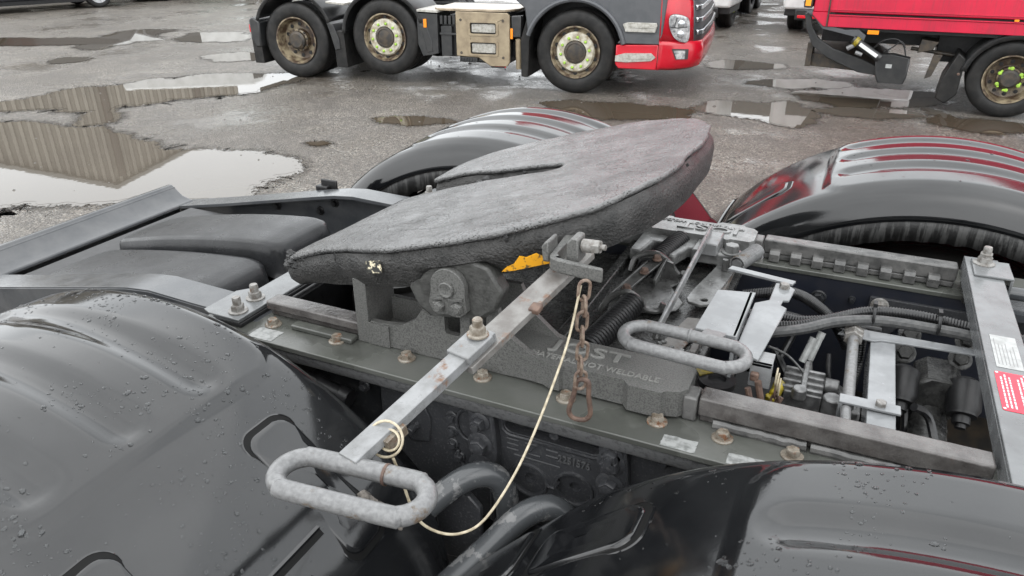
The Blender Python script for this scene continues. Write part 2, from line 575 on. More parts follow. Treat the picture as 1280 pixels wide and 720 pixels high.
def ground_mat():
    m = bpy.data.materials.new('wet_asphalt')
    m.use_nodes = True
    N, L = m.node_tree.nodes, m.node_tree.links
    b = N['Principled BSDF']
    tc = N.new('ShaderNodeTexCoord')
    vec = tc.outputs['Object']

    def nz(s, d=6, r=.6):
        n = N.new('ShaderNodeTexNoise')
        n.inputs['Scale'].default_value = s
        n.inputs['Detail'].default_value = d
        n.inputs['Roughness'].default_value = r
        L.new(vec, n.inputs['Vector'])
        return n.outputs['Fac']

    def mr(src, a, c, lo=0, hi=1):
        r = N.new('ShaderNodeMapRange')
        r.inputs['From Min'].default_value = a
        r.inputs['From Max'].default_value = c
        r.inputs['To Min'].default_value = lo
        r.inputs['To Max'].default_value = hi
        L.new(src, r.inputs['Value'])
        return r.outputs['Result']

    def mix(f, a, c, mode='MIX'):
        x = N.new('ShaderNodeMix')
        x.data_type = 'RGBA'
        x.blend_type = mode
        if isinstance(f, (int, float)):
            x.inputs[0].default_value = f
        else:
            L.new(f, x.inputs[0])
        for s_, i in ((a, 6), (c, 7)):
            if isinstance(s_, tuple):
                x.inputs[i].default_value = (*s_, 1)
            else:
                L.new(s_, x.inputs[i])
        return x.outputs[2]

    vo = N.new('ShaderNodeTexVoronoi')
    vo.inputs['Scale'].default_value = 78
    L.new(vec, vo.inputs['Vector'])
    sep = N.new('ShaderNodeSeparateColor')
    L.new(vo.outputs['Color'], sep.inputs[0])
    stone = mix(mr(sep.outputs[0], 0, 1), (.019, .016, .0135), (.225, .198, .167))
    pale = mix(mr(sep.outputs[1], .88, .95), stone, (.36, .335, .29))
    grit = mix(mr(nz(150, 3), .42, .6), (.04, .036, .032), (.11, .1, .09))
    stones = mix(mr(nz(2.2, 5), .38, .6, .1, .75), pale, mix(.6, pale, grit))
    vb = N.new('ShaderNodeTexVoronoi')
    vb.inputs['Scale'].default_value = 27
    L.new(vec, vb.inputs['Vector'])
    sb_ = N.new('ShaderNodeSeparateColor')
    L.new(vb.outputs['Color'], sb_.inputs[0])
    pm = N.new('ShaderNodeMath')
    pm.operation = 'MULTIPLY'
    L.new(mr(vb.outputs['Distance'], .26, .2), pm.inputs[0])
    L.new(mr(sb_.outputs[0], .78, .8), pm.inputs[1])
    pebble = mix(mr(sb_.outputs[1], .3, .7), (.03, .027, .024), (.34, .315, .28))
    stones = mix(pm.outputs[0], stones, pebble)
    big = nz(.45, 6, .62)
    dirt = mix(mr(big, .42, .6), stones, mix(.5, stones, (.05, .04, .03)))
    L.new(mix(mr(nz(1.1, 7, .7), .53, .6, 0, .45), dirt, mix(.6, dirt, (.05, .042, .035))), b.inputs['Base Color'])
    wetm = nz(.8, 7, .65)
    x = N.new('ShaderNodeMix')
    L.new(mr(wetm, .48, .60), x.inputs[0])
    x.inputs[2].default_value = .45
    x.inputs[3].default_value = .09
    L.new(x.outputs[0], b.inputs['Roughness'])
    ad = N.new('ShaderNodeMath')
    ad.operation = 'MULTIPLY_ADD'
    L.new(vo.outputs['Distance'], ad.inputs[0])
    ad.inputs[1].default_value = -1.0
    L.new(nz(40, 6, .7), ad.inputs[2])
    bp = N.new('ShaderNodeBump')
    bp.inputs['Distance'].default_value = .015
    L.new(mr(wetm, .5, .62, .95, .16), bp.inputs['Strength'])
    L.new(ad.outputs[0], bp.inputs['Height'])
    L.new(bp.outputs[0], b.inputs['Normal'])
    return m


def water_mat(name, col, rough=.015, rip=.05, rscale=5):
    m = bpy.data.materials.new(name)
    m.use_nodes = True
    N, L = m.node_tree.nodes, m.node_tree.links
    b = N['Principled BSDF']
    tc = N.new('ShaderNodeTexCoord')
    n0 = N.new('ShaderNodeTexNoise')
    n0.inputs['Scale'].default_value = .9
    n0.inputs['Detail'].default_value = 5
    L.new(tc.outputs['Object'], n0.inputs['Vector'])
    mx = N.new('ShaderNodeMix')
    mx.data_type = 'RGBA'
    L.new(n0.outputs['Fac'], mx.inputs[0])
    mx.inputs[6].default_value = (*col, 1)
    mx.inputs[7].default_value = (*[c * 1.3 for c in col], 1)
    L.new(mx.outputs[2], b.inputs['Base Color'])
    b.inputs['Roughness'].default_value = rough
    b.inputs['IOR'].default_value = 1.34
    n = N.new('ShaderNodeTexNoise')
    n.inputs['Scale'].default_value = rscale
    n.inputs['Detail'].default_value = 4
    L.new(tc.outputs['Object'], n.inputs['Vector'])
    bp = N.new('ShaderNodeBump')
    bp.inputs['Distance'].default_value = .004
    bp.inputs['Strength'].default_value = rip
    L.new(n.outputs['Fac'], bp.inputs['Height'])
    L.new(bp.outputs[0], b.inputs['Normal'])
    return m


MT['ground'] = ground_mat()
MT['mudwater'] = water_mat('muddy_water', (.075, .065, .053))
MT['darkwater'] = water_mat('shallow_water', (.055, .044, .032))


def damp_mat():
    """wet asphalt film that thins out with the mesh attribute 'edge'"""
    m = ground_mat()
    m.name = 'damp_asphalt'
    N, L = m.node_tree.nodes, m.node_tree.links
    b = N['Principled BSDF']
    src = b.inputs['Base Color'].links[0].from_socket
    mu = N.new('ShaderNodeMix')
    mu.data_type = 'RGBA'
    mu.blend_type = 'MULTIPLY'
    mu.inputs[0].default_value = 1
    mu.inputs[7].default_value = (.42, .38, .33, 1)
    L.new(src, mu.inputs[6])
    L.new(mu.outputs[2], b.inputs['Base Color'])
    for l in list(b.inputs['Roughness'].links):
        L.remove(l)
    b.inputs['Roughness'].default_value = .14
    at = N.new('ShaderNodeAttribute')
    at.attribute_name = 'edge'
    n = N.new('ShaderNodeTexNoise')
    n.inputs['Scale'].default_value = 9
    n.inputs['Detail'].default_value = 8
    n.inputs['Roughness'].default_value = .75
    tc = N.new('ShaderNodeTexCoord')
    L.new(tc.outputs['Object'], n.inputs['Vector'])
    ad = N.new('ShaderNodeMath')
    ad.operation = 'MULTIPLY_ADD'
    L.new(n.outputs['Fac'], ad.inputs[0])
    ad.inputs[1].default_value = 1.5
    L.new(at.outputs['Fac'], ad.inputs[2])
    mr = N.new('ShaderNodeMapRange')
    mr.inputs['From Min'].default_value = .75
    mr.inputs['From Max'].default_value = 1.35
    mr.inputs['To Min'].default_value = .9
    mr.inputs['To Max'].default_value = 0
    L.new(ad.outputs[0], mr.inputs['Value'])
    L.new(mr.outputs[0], b.inputs['Alpha'])
    return m


MT['damp'] = damp_mat()


def fringe_mat(col):
    """water that breaks up into stones towards its shore"""
    m = water_mat('water_fringe', col, .03, .1, 9)
    N, L = m.node_tree.nodes, m.node_tree.links
    b = N['Principled BSDF']
    at = N.new('ShaderNodeAttribute')
    at.attribute_name = 'edge'
    tc = N.new('ShaderNodeTexCoord')
    n = N.new('ShaderNodeTexNoise')
    n.inputs['Scale'].default_value = 22
    n.inputs['Detail'].default_value = 9
    n.inputs['Roughness'].default_value = .7
    L.new(tc.outputs['Object'], n.inputs['Vector'])
    ad = N.new('ShaderNodeMath')
    ad.operation = 'MULTIPLY_ADD'
    L.new(n.outputs['Fac'], ad.inputs[0])
    ad.inputs[1].default_value = 2.2
    L.new(at.outputs['Fac'], ad.inputs[2])
    mr = N.new('ShaderNodeMapRange')
    mr.inputs['From Min'].default_value = 1.42
    mr.inputs['From Max'].default_value = 1.56
    mr.inputs['To Min'].default_value = 1
    mr.inputs['To Max'].default_value = 0
    L.new(ad.outputs[0], mr.inputs['Value'])
    L.new(mr.outputs[0], b.inputs['Alpha'])
    return m


MT['mudwater_fringe'] = fringe_mat((.075, .065, .053))
MT['darkwater_fringe'] = fringe_mat((.055, .044, .032))


# ------------------------------------------------------------------ ground, puddles, loose stones
g = M()
g.add([(-160, -60, 0), (160, -60, 0), (160, 220, 0), (-160, 220, 0)], [(0, 1, 2, 3)])
tag(g.build('ground', MT['ground'], smooth=False), 'wet stony asphalt of the lorry yard', kind='structure')

PUDDLES = [
    ('mudwater', [(-6.69, 2.24), (-5.09, 1.29), (-4.84, 1.47), (-4.66, 1.71), (-4.28, 2.02), (-3.68, 2.23), (-3.48, 2.61), (-3.56, 3.09), (-4.00, 3.28), (-4.56, 3.18), (-5.02, 3.09), (-5.65, 3.25), (-6.26, 3.29), (-6.97, 3.20), (-7.81, 2.91)]),
    ('mudwater', [(-8.39, 3.26), (-8.31, 3.74), (-8.22, 4.70), (-8.03, 5.25), (-7.67, 5.84), (-7.45, 6.13), (-6.68, 6.53), (-6.25, 6.45), (-6.09, 5.85), (-6.09, 5.35), (-6.43, 5.10), (-6.69, 4.74), (-6.69, 4.45), (-6.96, 4.24), (-6.43, 3.71), (-6.66, 3.60), (-7.16, 3.88), (-7.61, 3.73), (-7.94, 3.50)]),
    ('darkwater', [(-14.21, 7.15), (-13.17, 7.82), (-12.14, 8.19), (-11.50, 7.83), (-12.28, 7.18), (-13.46, 6.68)]),
    ('mudwater', [(-11.49, 7.20), (-12.19, 8.23), (-12.72, 9.29), (-11.97, 9.60), (-11.73, 8.91), (-11.18, 8.41), (-11.23, 7.62), (-11.07, 7.18)]),
    ('mudwater', [(-10.70, 8.61), (-11.21, 9.38), (-10.34, 9.74), (-9.78, 9.35), (-9.66, 8.82), (-10.33, 8.54)]),
    ('mudwater', [(-10.58, 5.96), (-10.73, 6.40), (-10.30, 6.50), (-10.22, 5.96)]),
    ('darkwater', [(-8.86, 7.37), (-8.45, 7.91), (-7.81, 7.39), (-8.27, 7.03)]),
    ('darkwater', [(-3.84, 4.84), (-3.65, 5.08), (-3.20, 5.16), (-3.12, 5.00), (-3.46, 4.78)]),
    ('darkwater', [(-3.95, 3.78), (-3.84, 3.86), (-3.71, 3.86), (-3.77, 3.77)]),
    ('mudwater', [(-0.96, 6.72), (-0.77, 7.12), (-0.34, 7.21), (0.07, 7.39), (0.26, 6.63), (0.10, 6.27), (-0.32, 6.46), (-0.66, 6.55)]),
    ('mudwater', [(-1.43, 9.41), (-1.27, 10.09), (-0.64, 10.05), (-0.39, 9.86), (-0.86, 9.37)]),
    ('mudwater', [(-0.73, 8.52), (-0.08, 8.92), (0.50, 8.81), (0.51, 8.59), (-0.21, 8.28)]),
    ('mudwater', [(0.22, 7.10), (0.57, 7.34), (1.12, 7.41), (1.27, 7.23), (0.74, 6.92)]),
    ('mudwater', [(0.87, 8.64), (1.39, 8.65), (1.47, 8.38), (0.96, 8.26)]),
    ('darkwater', [(1.36, 7.73), (1.64, 7.24), (2.21, 7.30), (2.30, 6.99), (1.87, 6.70), (1.47, 6.87)]),
    ('darkwater', [(0.00, 8.05), (0.87, 8.58), (1.46, 8.23), (1.28, 7.74), (0.48, 7.53)]),
    ('darkwater', [(-2.60, 6.32), (-2.10, 6.54), (-1.02, 6.61), (-1.06, 6.06), (-1.85, 5.83)]),
]
ORI = []
for _m, pts in PUDDLES:
    ar = sum(a[0] * b[1] - b[0] * a[1] for a, b in zip(pts, pts[1:] + pts[:1]))
    ORI.append(1 if ar > 0 else -1)
for k, (mname, pts) in enumerate(PUDDLES):
    path = smooth_path([(x, y, 0) for x, y in pts], 22, True)
    cx = sum(p.x for p in path) / len(path)
    cy = sum(p.y for p in path) / len(path)
    size = max((p - V(cx, cy, 0)).length for p in path)
    out = []
    for p in path:
        amp = min(.22, .16 * size + .04)
        n1 = fnoise(p.x * 2.3, p.y * 2.3, k, 5)
        d = (p - V(cx, cy, 0)).normalized()
        q = p + d * amp * n1 + V(noise.noise(p * 9), noise.noise(p * 9 + V(5, 5, 5)), 0) * .035 + V(noise.noise(p * 23), noise.noise(p * 23 + V(5, 5, 5)), 0) * .012
        out.append((q.x, q.y))
    m = M()
    tr = tessellate_polygon([[V(x, y, 0) for x, y in out]])
    m.add([(x, y, .004 + .0006 * (k % 3)) for x, y in out], [tuple(t) for t in tr])
    PD = tag(m.build('puddle', MT[mname], smooth=False), 'rain puddle lying on the yard', kind='structure')

    # damp margin round the water: dark wet stones fading out
    ring_v, ring_f = [], []
    nn_ = len(out)
    wmax = min(.3, .12 + .12 * size)
    for i_, (x, y) in enumerate(out):
        x0, y0 = out[i_ - 3]
        x1, y1 = out[(i_ + 3) % nn_]
        L_ = math.hypot(x1 - x0, y1 - y0) or 1
        nx, ny = (y1 - y0) / L_, -(x1 - x0) / L_
        if (x + nx * .01 - cx) * nx + (y + ny * .01 - cy) * ny < 0 and False:
            nx, ny = -nx, -ny
        sg_ = ORI[k]
        ring_v += [(x - nx * .03 * sg_, y - ny * .03 * sg_, .002), (x + nx * wmax * sg_, y + ny * wmax * sg_, .0015)]
    for i_ in range(nn_):
        j_ = (i_ + 1) % nn_
        ring_f.append((2 * i_, 2 * i_ + 1, 2 * j_ + 1, 2 * j_))
    m = M()
    m.add(ring_v, ring_f)
    dm_ = m.build('damp_margin', MT['damp'], smooth=False)
    at_ = dm_.data.attributes.new('edge', 'FLOAT', 'POINT')
    at_.data.foreach_set('value', [float(i_ % 2) for i_ in range(len(ring_v))])
    dm_.parent = PD
    fv = []
    for i_ in range(0, len(ring_v), 2):
        (xa, ya, _), (xb, yb, _) = ring_v[i_], ring_v[i_ + 1]
        f_ = .55
        fv += [(xa + (xb - xa) * .08, ya + (yb - ya) * .08, .003), (xa + (xb - xa) * f_, ya + (yb - ya) * f_, .0026)]
    m = M()
    m.add(fv, ring_f)
    fr_ = m.build('water_fringe', MT[mname + '_fringe'], PD, smooth=False)
    at_ = fr_.data.attributes.new('edge', 'FLOAT', 'POINT')
    at_.data.foreach_set('value', [float(i_ % 2) for i_ in range(len(fv))])

# the shallow islands and rings of wet film around the puddles stay in the ground material; loose stones are geometry
st = M()
for i in range(900):
    x = random.uniform(-9, 3)
    y = random.uniform(1.3, 9.5)
    r = random.choice((.006, .008, .01, .013)) * random.uniform(.7, 1.3)
    if random.random() < .012:
        r = .03
    vs = []
    for a, b, c in ((1, 0, 0), (-1, 0, 0), (0, 1, 0), (0, -1, 0), (0, 0, .8), (.6, .6, .4), (-.6, .5, .3)):
        vs.append((x + a * r * random.uniform(.7, 1.2), y + b * r * random.uniform(.7, 1.2), max(0, c * r * random.uniform(.7, 1.1))))
    st.add(vs, [(0, 5, 4), (5, 2, 4), (2, 6, 4), (6, 1, 4), (1, 3, 4), (3, 0, 4), (0, 2, 5), (2, 1, 6)])
tag(st.build('gravel', MT['stone'], smooth=False), 'loose gravel scattered over the wet yard', kind='stuff')

# ------------------------------------------------------------------ corrugated warehouse (beyond the top of the picture, seen in the puddles)
az = R(-54)
ux, uy = math.cos(az), -math.sin(az)          # along the gable, to the right seen from here
wx, wy = CAM.x + 29 * math.sin(az), CAM.y + 29 * math.cos(az)
wh = empty('warehouse', (wx, wy, 0), math.atan2(uy, ux))
tag(wh, 'pale corrugated warehouse gable mirrored in the puddles', 'building')
HW, EV, AP = 4.6, 4.5, 6.3


def wall_top(x):
    return EV + (AP - EV) * (1 - abs(x) / HW)


npan = 9
pw = 2 * HW / npan
for i in range(npan):
    x0 = -HW + i * pw
    m = M()
    cols = []
    n = 4
    for k in range(n):
        for fx, dy in ((0, 0), (.42, 0), (.52, -.13), (.90, -.13), (1.0, 0)):
            cols.append((x0 + (k + fx) * pw / n, dy))
    cols = sorted(set(cols))
    rows = [[(x, dy, .25) for x, dy in cols], [(x, dy, wall_top(x)) for x, dy in cols]]
    m.grid(rows)
    m.build('cladding_panel', MT['clad'], wh, smooth=False)
m = M()
m.box(-HW, HW, .02, .3, 0, .25)
m.build('plinth', MT['roof'], wh)
for s in (-1, 1):
    m = M()
    m.prism([(0, AP + .02), (s * (HW + .3), EV - .1), (s * (HW + .3), EV + .05), (0, AP + .17)], 'y', -.25, 26)
    m.build('roof_slope', MT['roof'], wh)
    m = M()
    m.box(s * HW - .03, s * HW + .03, .03, 26, 0, EV)
    m.build('side_wall', MT['clad'], wh)
m = M()
m.cyl((.25, -.26, 0), (.25, -.26, 6.0), .13, n=10)
m.build('downpipe', MT['pipebrown'], wh)
m = M()
m.cyl((3.2, -.26, 0), (3.2, -.26, 4.9), .11, n=10)
m.build('downpipe', MT['pipebrown'], wh)


# ------------------------------------------------------------------ the tractor in the foreground
T = empty('truck_tractor', (0, 0, 0))
tag(T, 'black tractor unit chassis filling the foreground, with four glossy black mudguards', 'truck')

# --- mudguards
GR = .85


def guard_track(a0f, r2f, lf, a0r, r2r, lr, ds=.012):
    """arc-length table of the arch: (s, x, z, phi)"""
    res = {}
    for sg, a0, r2, ln in ((1, R(a0f), r2f, lf), (-1, R(a0r), r2r, lr)):
        x = z = s = 0.0
        res.setdefault(0.0, (0.0, 0.0, 0.0))
        n = int(round(ln / ds))
        for i in range(n):
            s += ds
            sm = s - ds / 2
            ph = sm / GR if sm < GR * a0 else min(a0 + (sm - GR * a0) / r2, R(88))
            x += math.cos(ph) * ds
            z -= math.sin(ph) * ds
            res[round(sg * s, 4)] = (sg * x, z, sg * ph)
    return sorted((k, *v) for k, v in res.items())


def sstep(a, b, x):
    t = max(0, min(1, (x - a) / (b - a)))
    return t * t * (3 - 2 * t)


def rr_sdf(u, v, hu, hv, r):
    qx, qy = abs(u) - hu + r, abs(v) - hv + r
    return math.hypot(max(qx, 0), max(qy, 0)) + min(max(qx, qy), 0) - r


CH = (.800, .955, 1.110)
YS = [.600, .603, .607, .612, .62, .63, .64, .65, .66] + [.67 + .009 * i for i in range(58)] + [1.198, 1.21, 1.222, 1.234, 1.244, 1.25, 1.253]
XI = [(.600, -.088), (.605, -.062), (.613, -.036), (.624, -.018), (.637, -.007), (.652, -.0015), (.668, 0), (1.185, 0), (1.21, -.004), (1.234, -.018), (1.247, -.04), (1.253, -.085)]


def base_dr(y):
    for (a, da), (b, db) in zip(XI, XI[1:]):
        if y <= b:
            return da + (db - da) * (y - a) / (b - a)
    return XI[-1][1]


def guard_dr(s, y):
    d = base_dr(y) - .010 * ((y - .93) / .3) ** 2
    d += .006 * (1 - sstep(-.008, .004, rr_sdf(s, y - .930, .345, .275, .075)))
    for c in CH:
        h = rr_sdf(s + .0, y - c, .318, .045, .043)
        d -= .0115 * (1 - sstep(-.036, .005, h))
    return d


def mudguard(cx, side, ztop, track, hatches, seams, drops):
    tab = track

    def surf(s, y, off=0.0):
        i = max(0, min(len(tab) - 2, next((k for k in range(len(tab) - 1) if tab[k + 1][0] >= s), len(tab) - 2)))
        a, b = tab[i], tab[i + 1]
        t = (s - a[0]) / (b[0] - a[0])
        x = a[1] + (b[1] - a[1]) * t
        z = a[2] + (b[2] - a[2]) * t
        ph = a[3] + (b[3] - a[3]) * t
        d = guard_dr(s, y) + off
        return V(cx + x + math.sin(ph) * d, side * y, ztop + z + math.cos(ph) * d)
    rows = []
    for s, x, z, ph in tab:
        row = []
        for y in YS:
            d = guard_dr(s, y)
            row.append(V(cx + x + math.sin(ph) * d, side * y, ztop + z + math.cos(ph) * d))
        rows.append(row)
    m = M()
    m.grid(rows)
    o = m.build('mudguard', MT['guard'], T, ang=60)
    md = o.modifiers.new('thickness', 'SOLIDIFY')
    md.thickness = .006
    md.offset = -1
    o.data.materials.append(MT['guard_under'])
    md.material_offset = 1
    # rubber spray flap hanging under the inner edge
    fl = M()
    fr = []
    for s, x, z, ph in tab[::1]:
        a = guard_dr(s, .600)
        r0 = V(cx + x + math.sin(ph) * (a + .01), side * .606, ztop + z + math.cos(ph) * (a + .01))
        k = .060 + .006 * noise.noise(V(s * 30, cx, 0)) + .003 * noise.noise(V(s * 120, cx, 5))
        r1 = V(cx + x + math.sin(ph) * (a - k), side * (.612), ztop + z + math.cos(ph) * (a - k))
        fr.append([r0, r0.lerp(r1, .5), r1])
    fl.grid(fr)
    f = fl.build('spray_flap', MT['flap'], o)
    md = f.modifiers.new('thickness', 'SOLIDIFY')
    md.thickness = .004
    for (s0, s1, y0, y1) in hatches:
        out = rrect(s0, s1, y0, y1, .028, 7)
        mc = ((s0 + s1) / 2, (y0 + y1) / 2)

        def ring(gr, off):
            res = []
            for u, v in out:
                du, dv = u - mc[0], v - mc[1]
                L = math.hypot(du, dv)
                res.append(surf(mc[0] + du * (1 + gr / L), mc[1] + dv * (1 + gr / L), off))
            return res
        h = M()
        rr = [ring(.0, -.001), ring(-.001, .004), ring(-.005, .0062)]
        rr += [ring(-g_, .0066) for g_ in (.012, .022, .034, .044)]
        n = len(out)
        for r_ in rr:
            r_.append(r_[0])
        h.grid(rr)
        last = [surf(mc[0] + (u - mc[0]) * .12, mc[1] + (v - mc[1]) * .02, .0066) for u, v in out]
        h.grid([rr[-1], last + [last[0]]])
        h.build('hatch', MT['guard'], o, ang=50)
        q = M()
        r1, r2 = ring(.012, .0012), ring(-.001, .0018)
        r1.append(r1[0])
        r2.append(r2[0])
        q.grid([r1, r2])
        q.build('hatch_groove', MT['groove'], o)  # raised black ring stands for the shaded groove round the hatch
        q = M()
        r3, r4 = ring(.015, .0006), ring(.0115, .0018)
        r3.append(r3[0])
        r4.append(r4[0])
        q.grid([r3, r4])
        q.build('hatch_rim', MT['guard'], o)
    for (s, y0, y1) in seams:
        q = M()
        ys = [y0 + (y1 - y0) * i / 24 for i in range(25)]
        q.grid([[surf(s - .005, y, .0012) for y in ys], [surf(s + .005, y, .0016) for y in ys]])
        q.build('seam', MT['groove'], o)
        q = M()
        q.grid([[surf(s - .014, y, .001) for y in ys], [surf(s - .009, y, .005) for y in ys], [surf(s - .005, y, .001) for y in ys]])
        q.build('seam_bead', MT['guard'], o)
    if drops:
        d = M()
        n = 0
        tries = 0
        while n < drops and tries < drops * 20:
            tries += 1
            s = random.uniform(tab[0][0] * .75, tab[-1][0] * .75)
            y = random.uniform(.66, 1.22)
            if noise.noise(V(s * 9, y * 9, cx * 3)) < .05 and random.random() < .93:
                continue
            edge = abs(rr_sdf(s, y - .930, .345, .275, .075))
            r = abs(random.gauss(0, .0013)) + .0006
            if edge < .009:
                r *= 1.9
            r = min(r, .0052)
            c = surf(s, y)
            e = surf(s + .002, y) - c
            t1 = e.normalized()
            t2 = (surf(s, y + .002) - c).normalized()
            nn = t1.cross(t2).normalized()
            if nn.z < 0:
                nn = -nn
            a = random.random() * 3.14
            u1 = t1 * math.cos(a) + t2 * math.sin(a)
            u2 = nn.cross(u1)
            el = random.uniform(1, 1.45)
            vs = []
            for lat, hh in ((1, .02), (.86, .42), (.5, .62)):
                for k in range(8):
                    b = 2 * math.pi * k / 8
                    jit = 1 + .12 * math.sin(3 * b + a * 7)
                    vs.append(c + (u1 * math.cos(b) * el + u2 * math.sin(b)) * r * lat * jit + nn * r * hh * .5)
            vs.append(c + nn * r * .38)
            fs = []
            for ring_ in (0, 1):
                for k in range(8):
                    fs.append((ring_ * 8 + k, ring_ * 8 + (k + 1) % 8, ring_ * 8 + 8 + (k + 1) % 8, ring_ * 8 + 8 + k))
            for k in range(8):
                fs.append((16 + k, 16 + (k + 1) % 8, 24))
            d.add(vs, fs)
            n += 1
        tag(d.build('water_drops', MT['guarddrop'], o, ang=80), kind='stuff')
    return o


MT['flap'] = mk('spray_flap_rubber', (.02, .02, .02), .55, col2=(.035, .035, .035), cs=40, bump=.4, bs=90, bd=.003)
_fl = MT['flap'].node_tree
# pale drip marks run down the flap
_N, _L = _fl.nodes, _fl.links
_tc = _N.new('ShaderNodeTexCoord')
_mp = _N.new('ShaderNodeMapping')
_mp.inputs['Scale'].default_value = (75, 6, 7)
_no = _N.new('ShaderNodeTexNoise')
_no.inputs['Scale'].default_value = 1
_no.inputs['Detail'].default_value = 9
_no.inputs['Roughness'].default_value = .72
_mr = _N.new('ShaderNodeMapRange')
_mr.inputs['From Min'].default_value = .48
_mr.inputs['From Max'].default_value = .56
_mx = _N.new('ShaderNodeMix')
_mx.data_type = 'RGBA'
_mx.inputs[6].default_value = (.006, .006, .006, 1)
_mx.inputs[7].default_value = (.048, .048, .047, 1)
_L.new(_tc.outputs['Object'], _mp.inputs['Vector'])
_L.new(_mp.outputs[0], _no.inputs['Vector'])
_L.new(_no.outputs['Fac'], _mr.inputs['Value'])
_L.new(_mr.outputs[0], _mx.inputs[0])
_L.new(_mx.outputs[2], _fl.nodes['Principled BSDF'].inputs['Base Color'])
MT['guarddrop'] = MT['drop']

drive_t = guard_track(47, 6, 1.02, 47, 6, 1.10)
tag_t = guard_track(38, .42, .95, 47, 6, 1.02)
mudguard(.95, -1, 1.178, drive_t, [(-.70, -.49, .725, .822), (-.98, -.76, .665, .79)], [(-.735, .87, 1.245)], 2600)
mudguard(-.58, -1, 1.128, tag_t, [(.43, .70, .757, .855), (.425, .70, 1.112, 1.205)], [(.625, .868, 1.245)], 2600)
mudguard(.95, 1, 1.178, drive_t, [(-.70, -.47, .80, .90)], [(-.735, .68, 1.245)], 350)
mudguard(-.47, 1, 1.148, guard_track(47, 3, .95, 47, 6, 1.0), [(.45, .68, .80, .90)], [], 250)


# --- wheels under the guards
MT['dullrubber'] = mk('matte_dark_tread', (.009, .0085, .008), .9, spec=.06, bump=.3, bs=80, bd=.004)  # near-black without gloss, put in to keep the wheel arches dark


def tyre_prof(r, w, rr):
    h = w / 2
    return [(rr, -h * .82), (rr + .02, -h * .93), (rr + (r - rr) * .35, -h), (rr + (r - rr) * .7, -h * .98), (r * .965, -h * .9), (r * .99, -h * .78), (r, -h * .62),
            (r, -h * .36), (r - .012, -h * .34), (r - .012, -h * .28), (r, -h * .26), (r, -h * .05), (r - .012, -h * .03), (r - .012, h * .03), (r, h * .05), (r, h * .26), (r - .012, h * .28), (r - .012, h * .34), (r, h * .36),
            (r, h * .62), (r * .99, h * .78), (r * .965, h * .9), (rr + (r - rr) * .7, h * .98), (rr + (r - rr) * .35, h), (rr + .02, h * .93), (rr, h * .82)]


for cx in (.95, -.54):
    for sd in (-1, 1):
        m = M()
        m.lathe((cx, sd * .62, .48), (0, sd, 0), [(.06, 0), (.29, 0), (.29, .02), (.27, .05), (.27, .5), (.29, .56), (.28, .57), (.2, .4), (.06, .4)], 32)
        w = m.build('wheel', MT['rimdark'], T)
        for off in (.15, .45):
            t = M()
            t.lathe((cx, sd * (.62 + off), .48), (0, sd, 0), tyre_prof(.485, .27, .285), 56, cap=False)
            t.build('tyre', MT['dullrubber'], w, ang=50)
    m = M()
    m.cyl((cx, -.62, .48), (cx, .62, .48), .075, n=20)
    m.lathe((cx, -.22, .48), (0, 1, 0), [(.08, 0), (.2, .08), (.23, .2), (.2, .34), (.08, .44)], 24)
    m.build('axle', MT['black'], T)

MT['angle'] = mk('edge_angle_steel', (.082, .083, .084), .4, col2=(.045, .045, .046), cs=140, lo=.5, hi=.64, rough2=.28, bump=.3, bs=180, bd=.002, rust=.12, rs=30, rustcol=(.1, .07, .05))

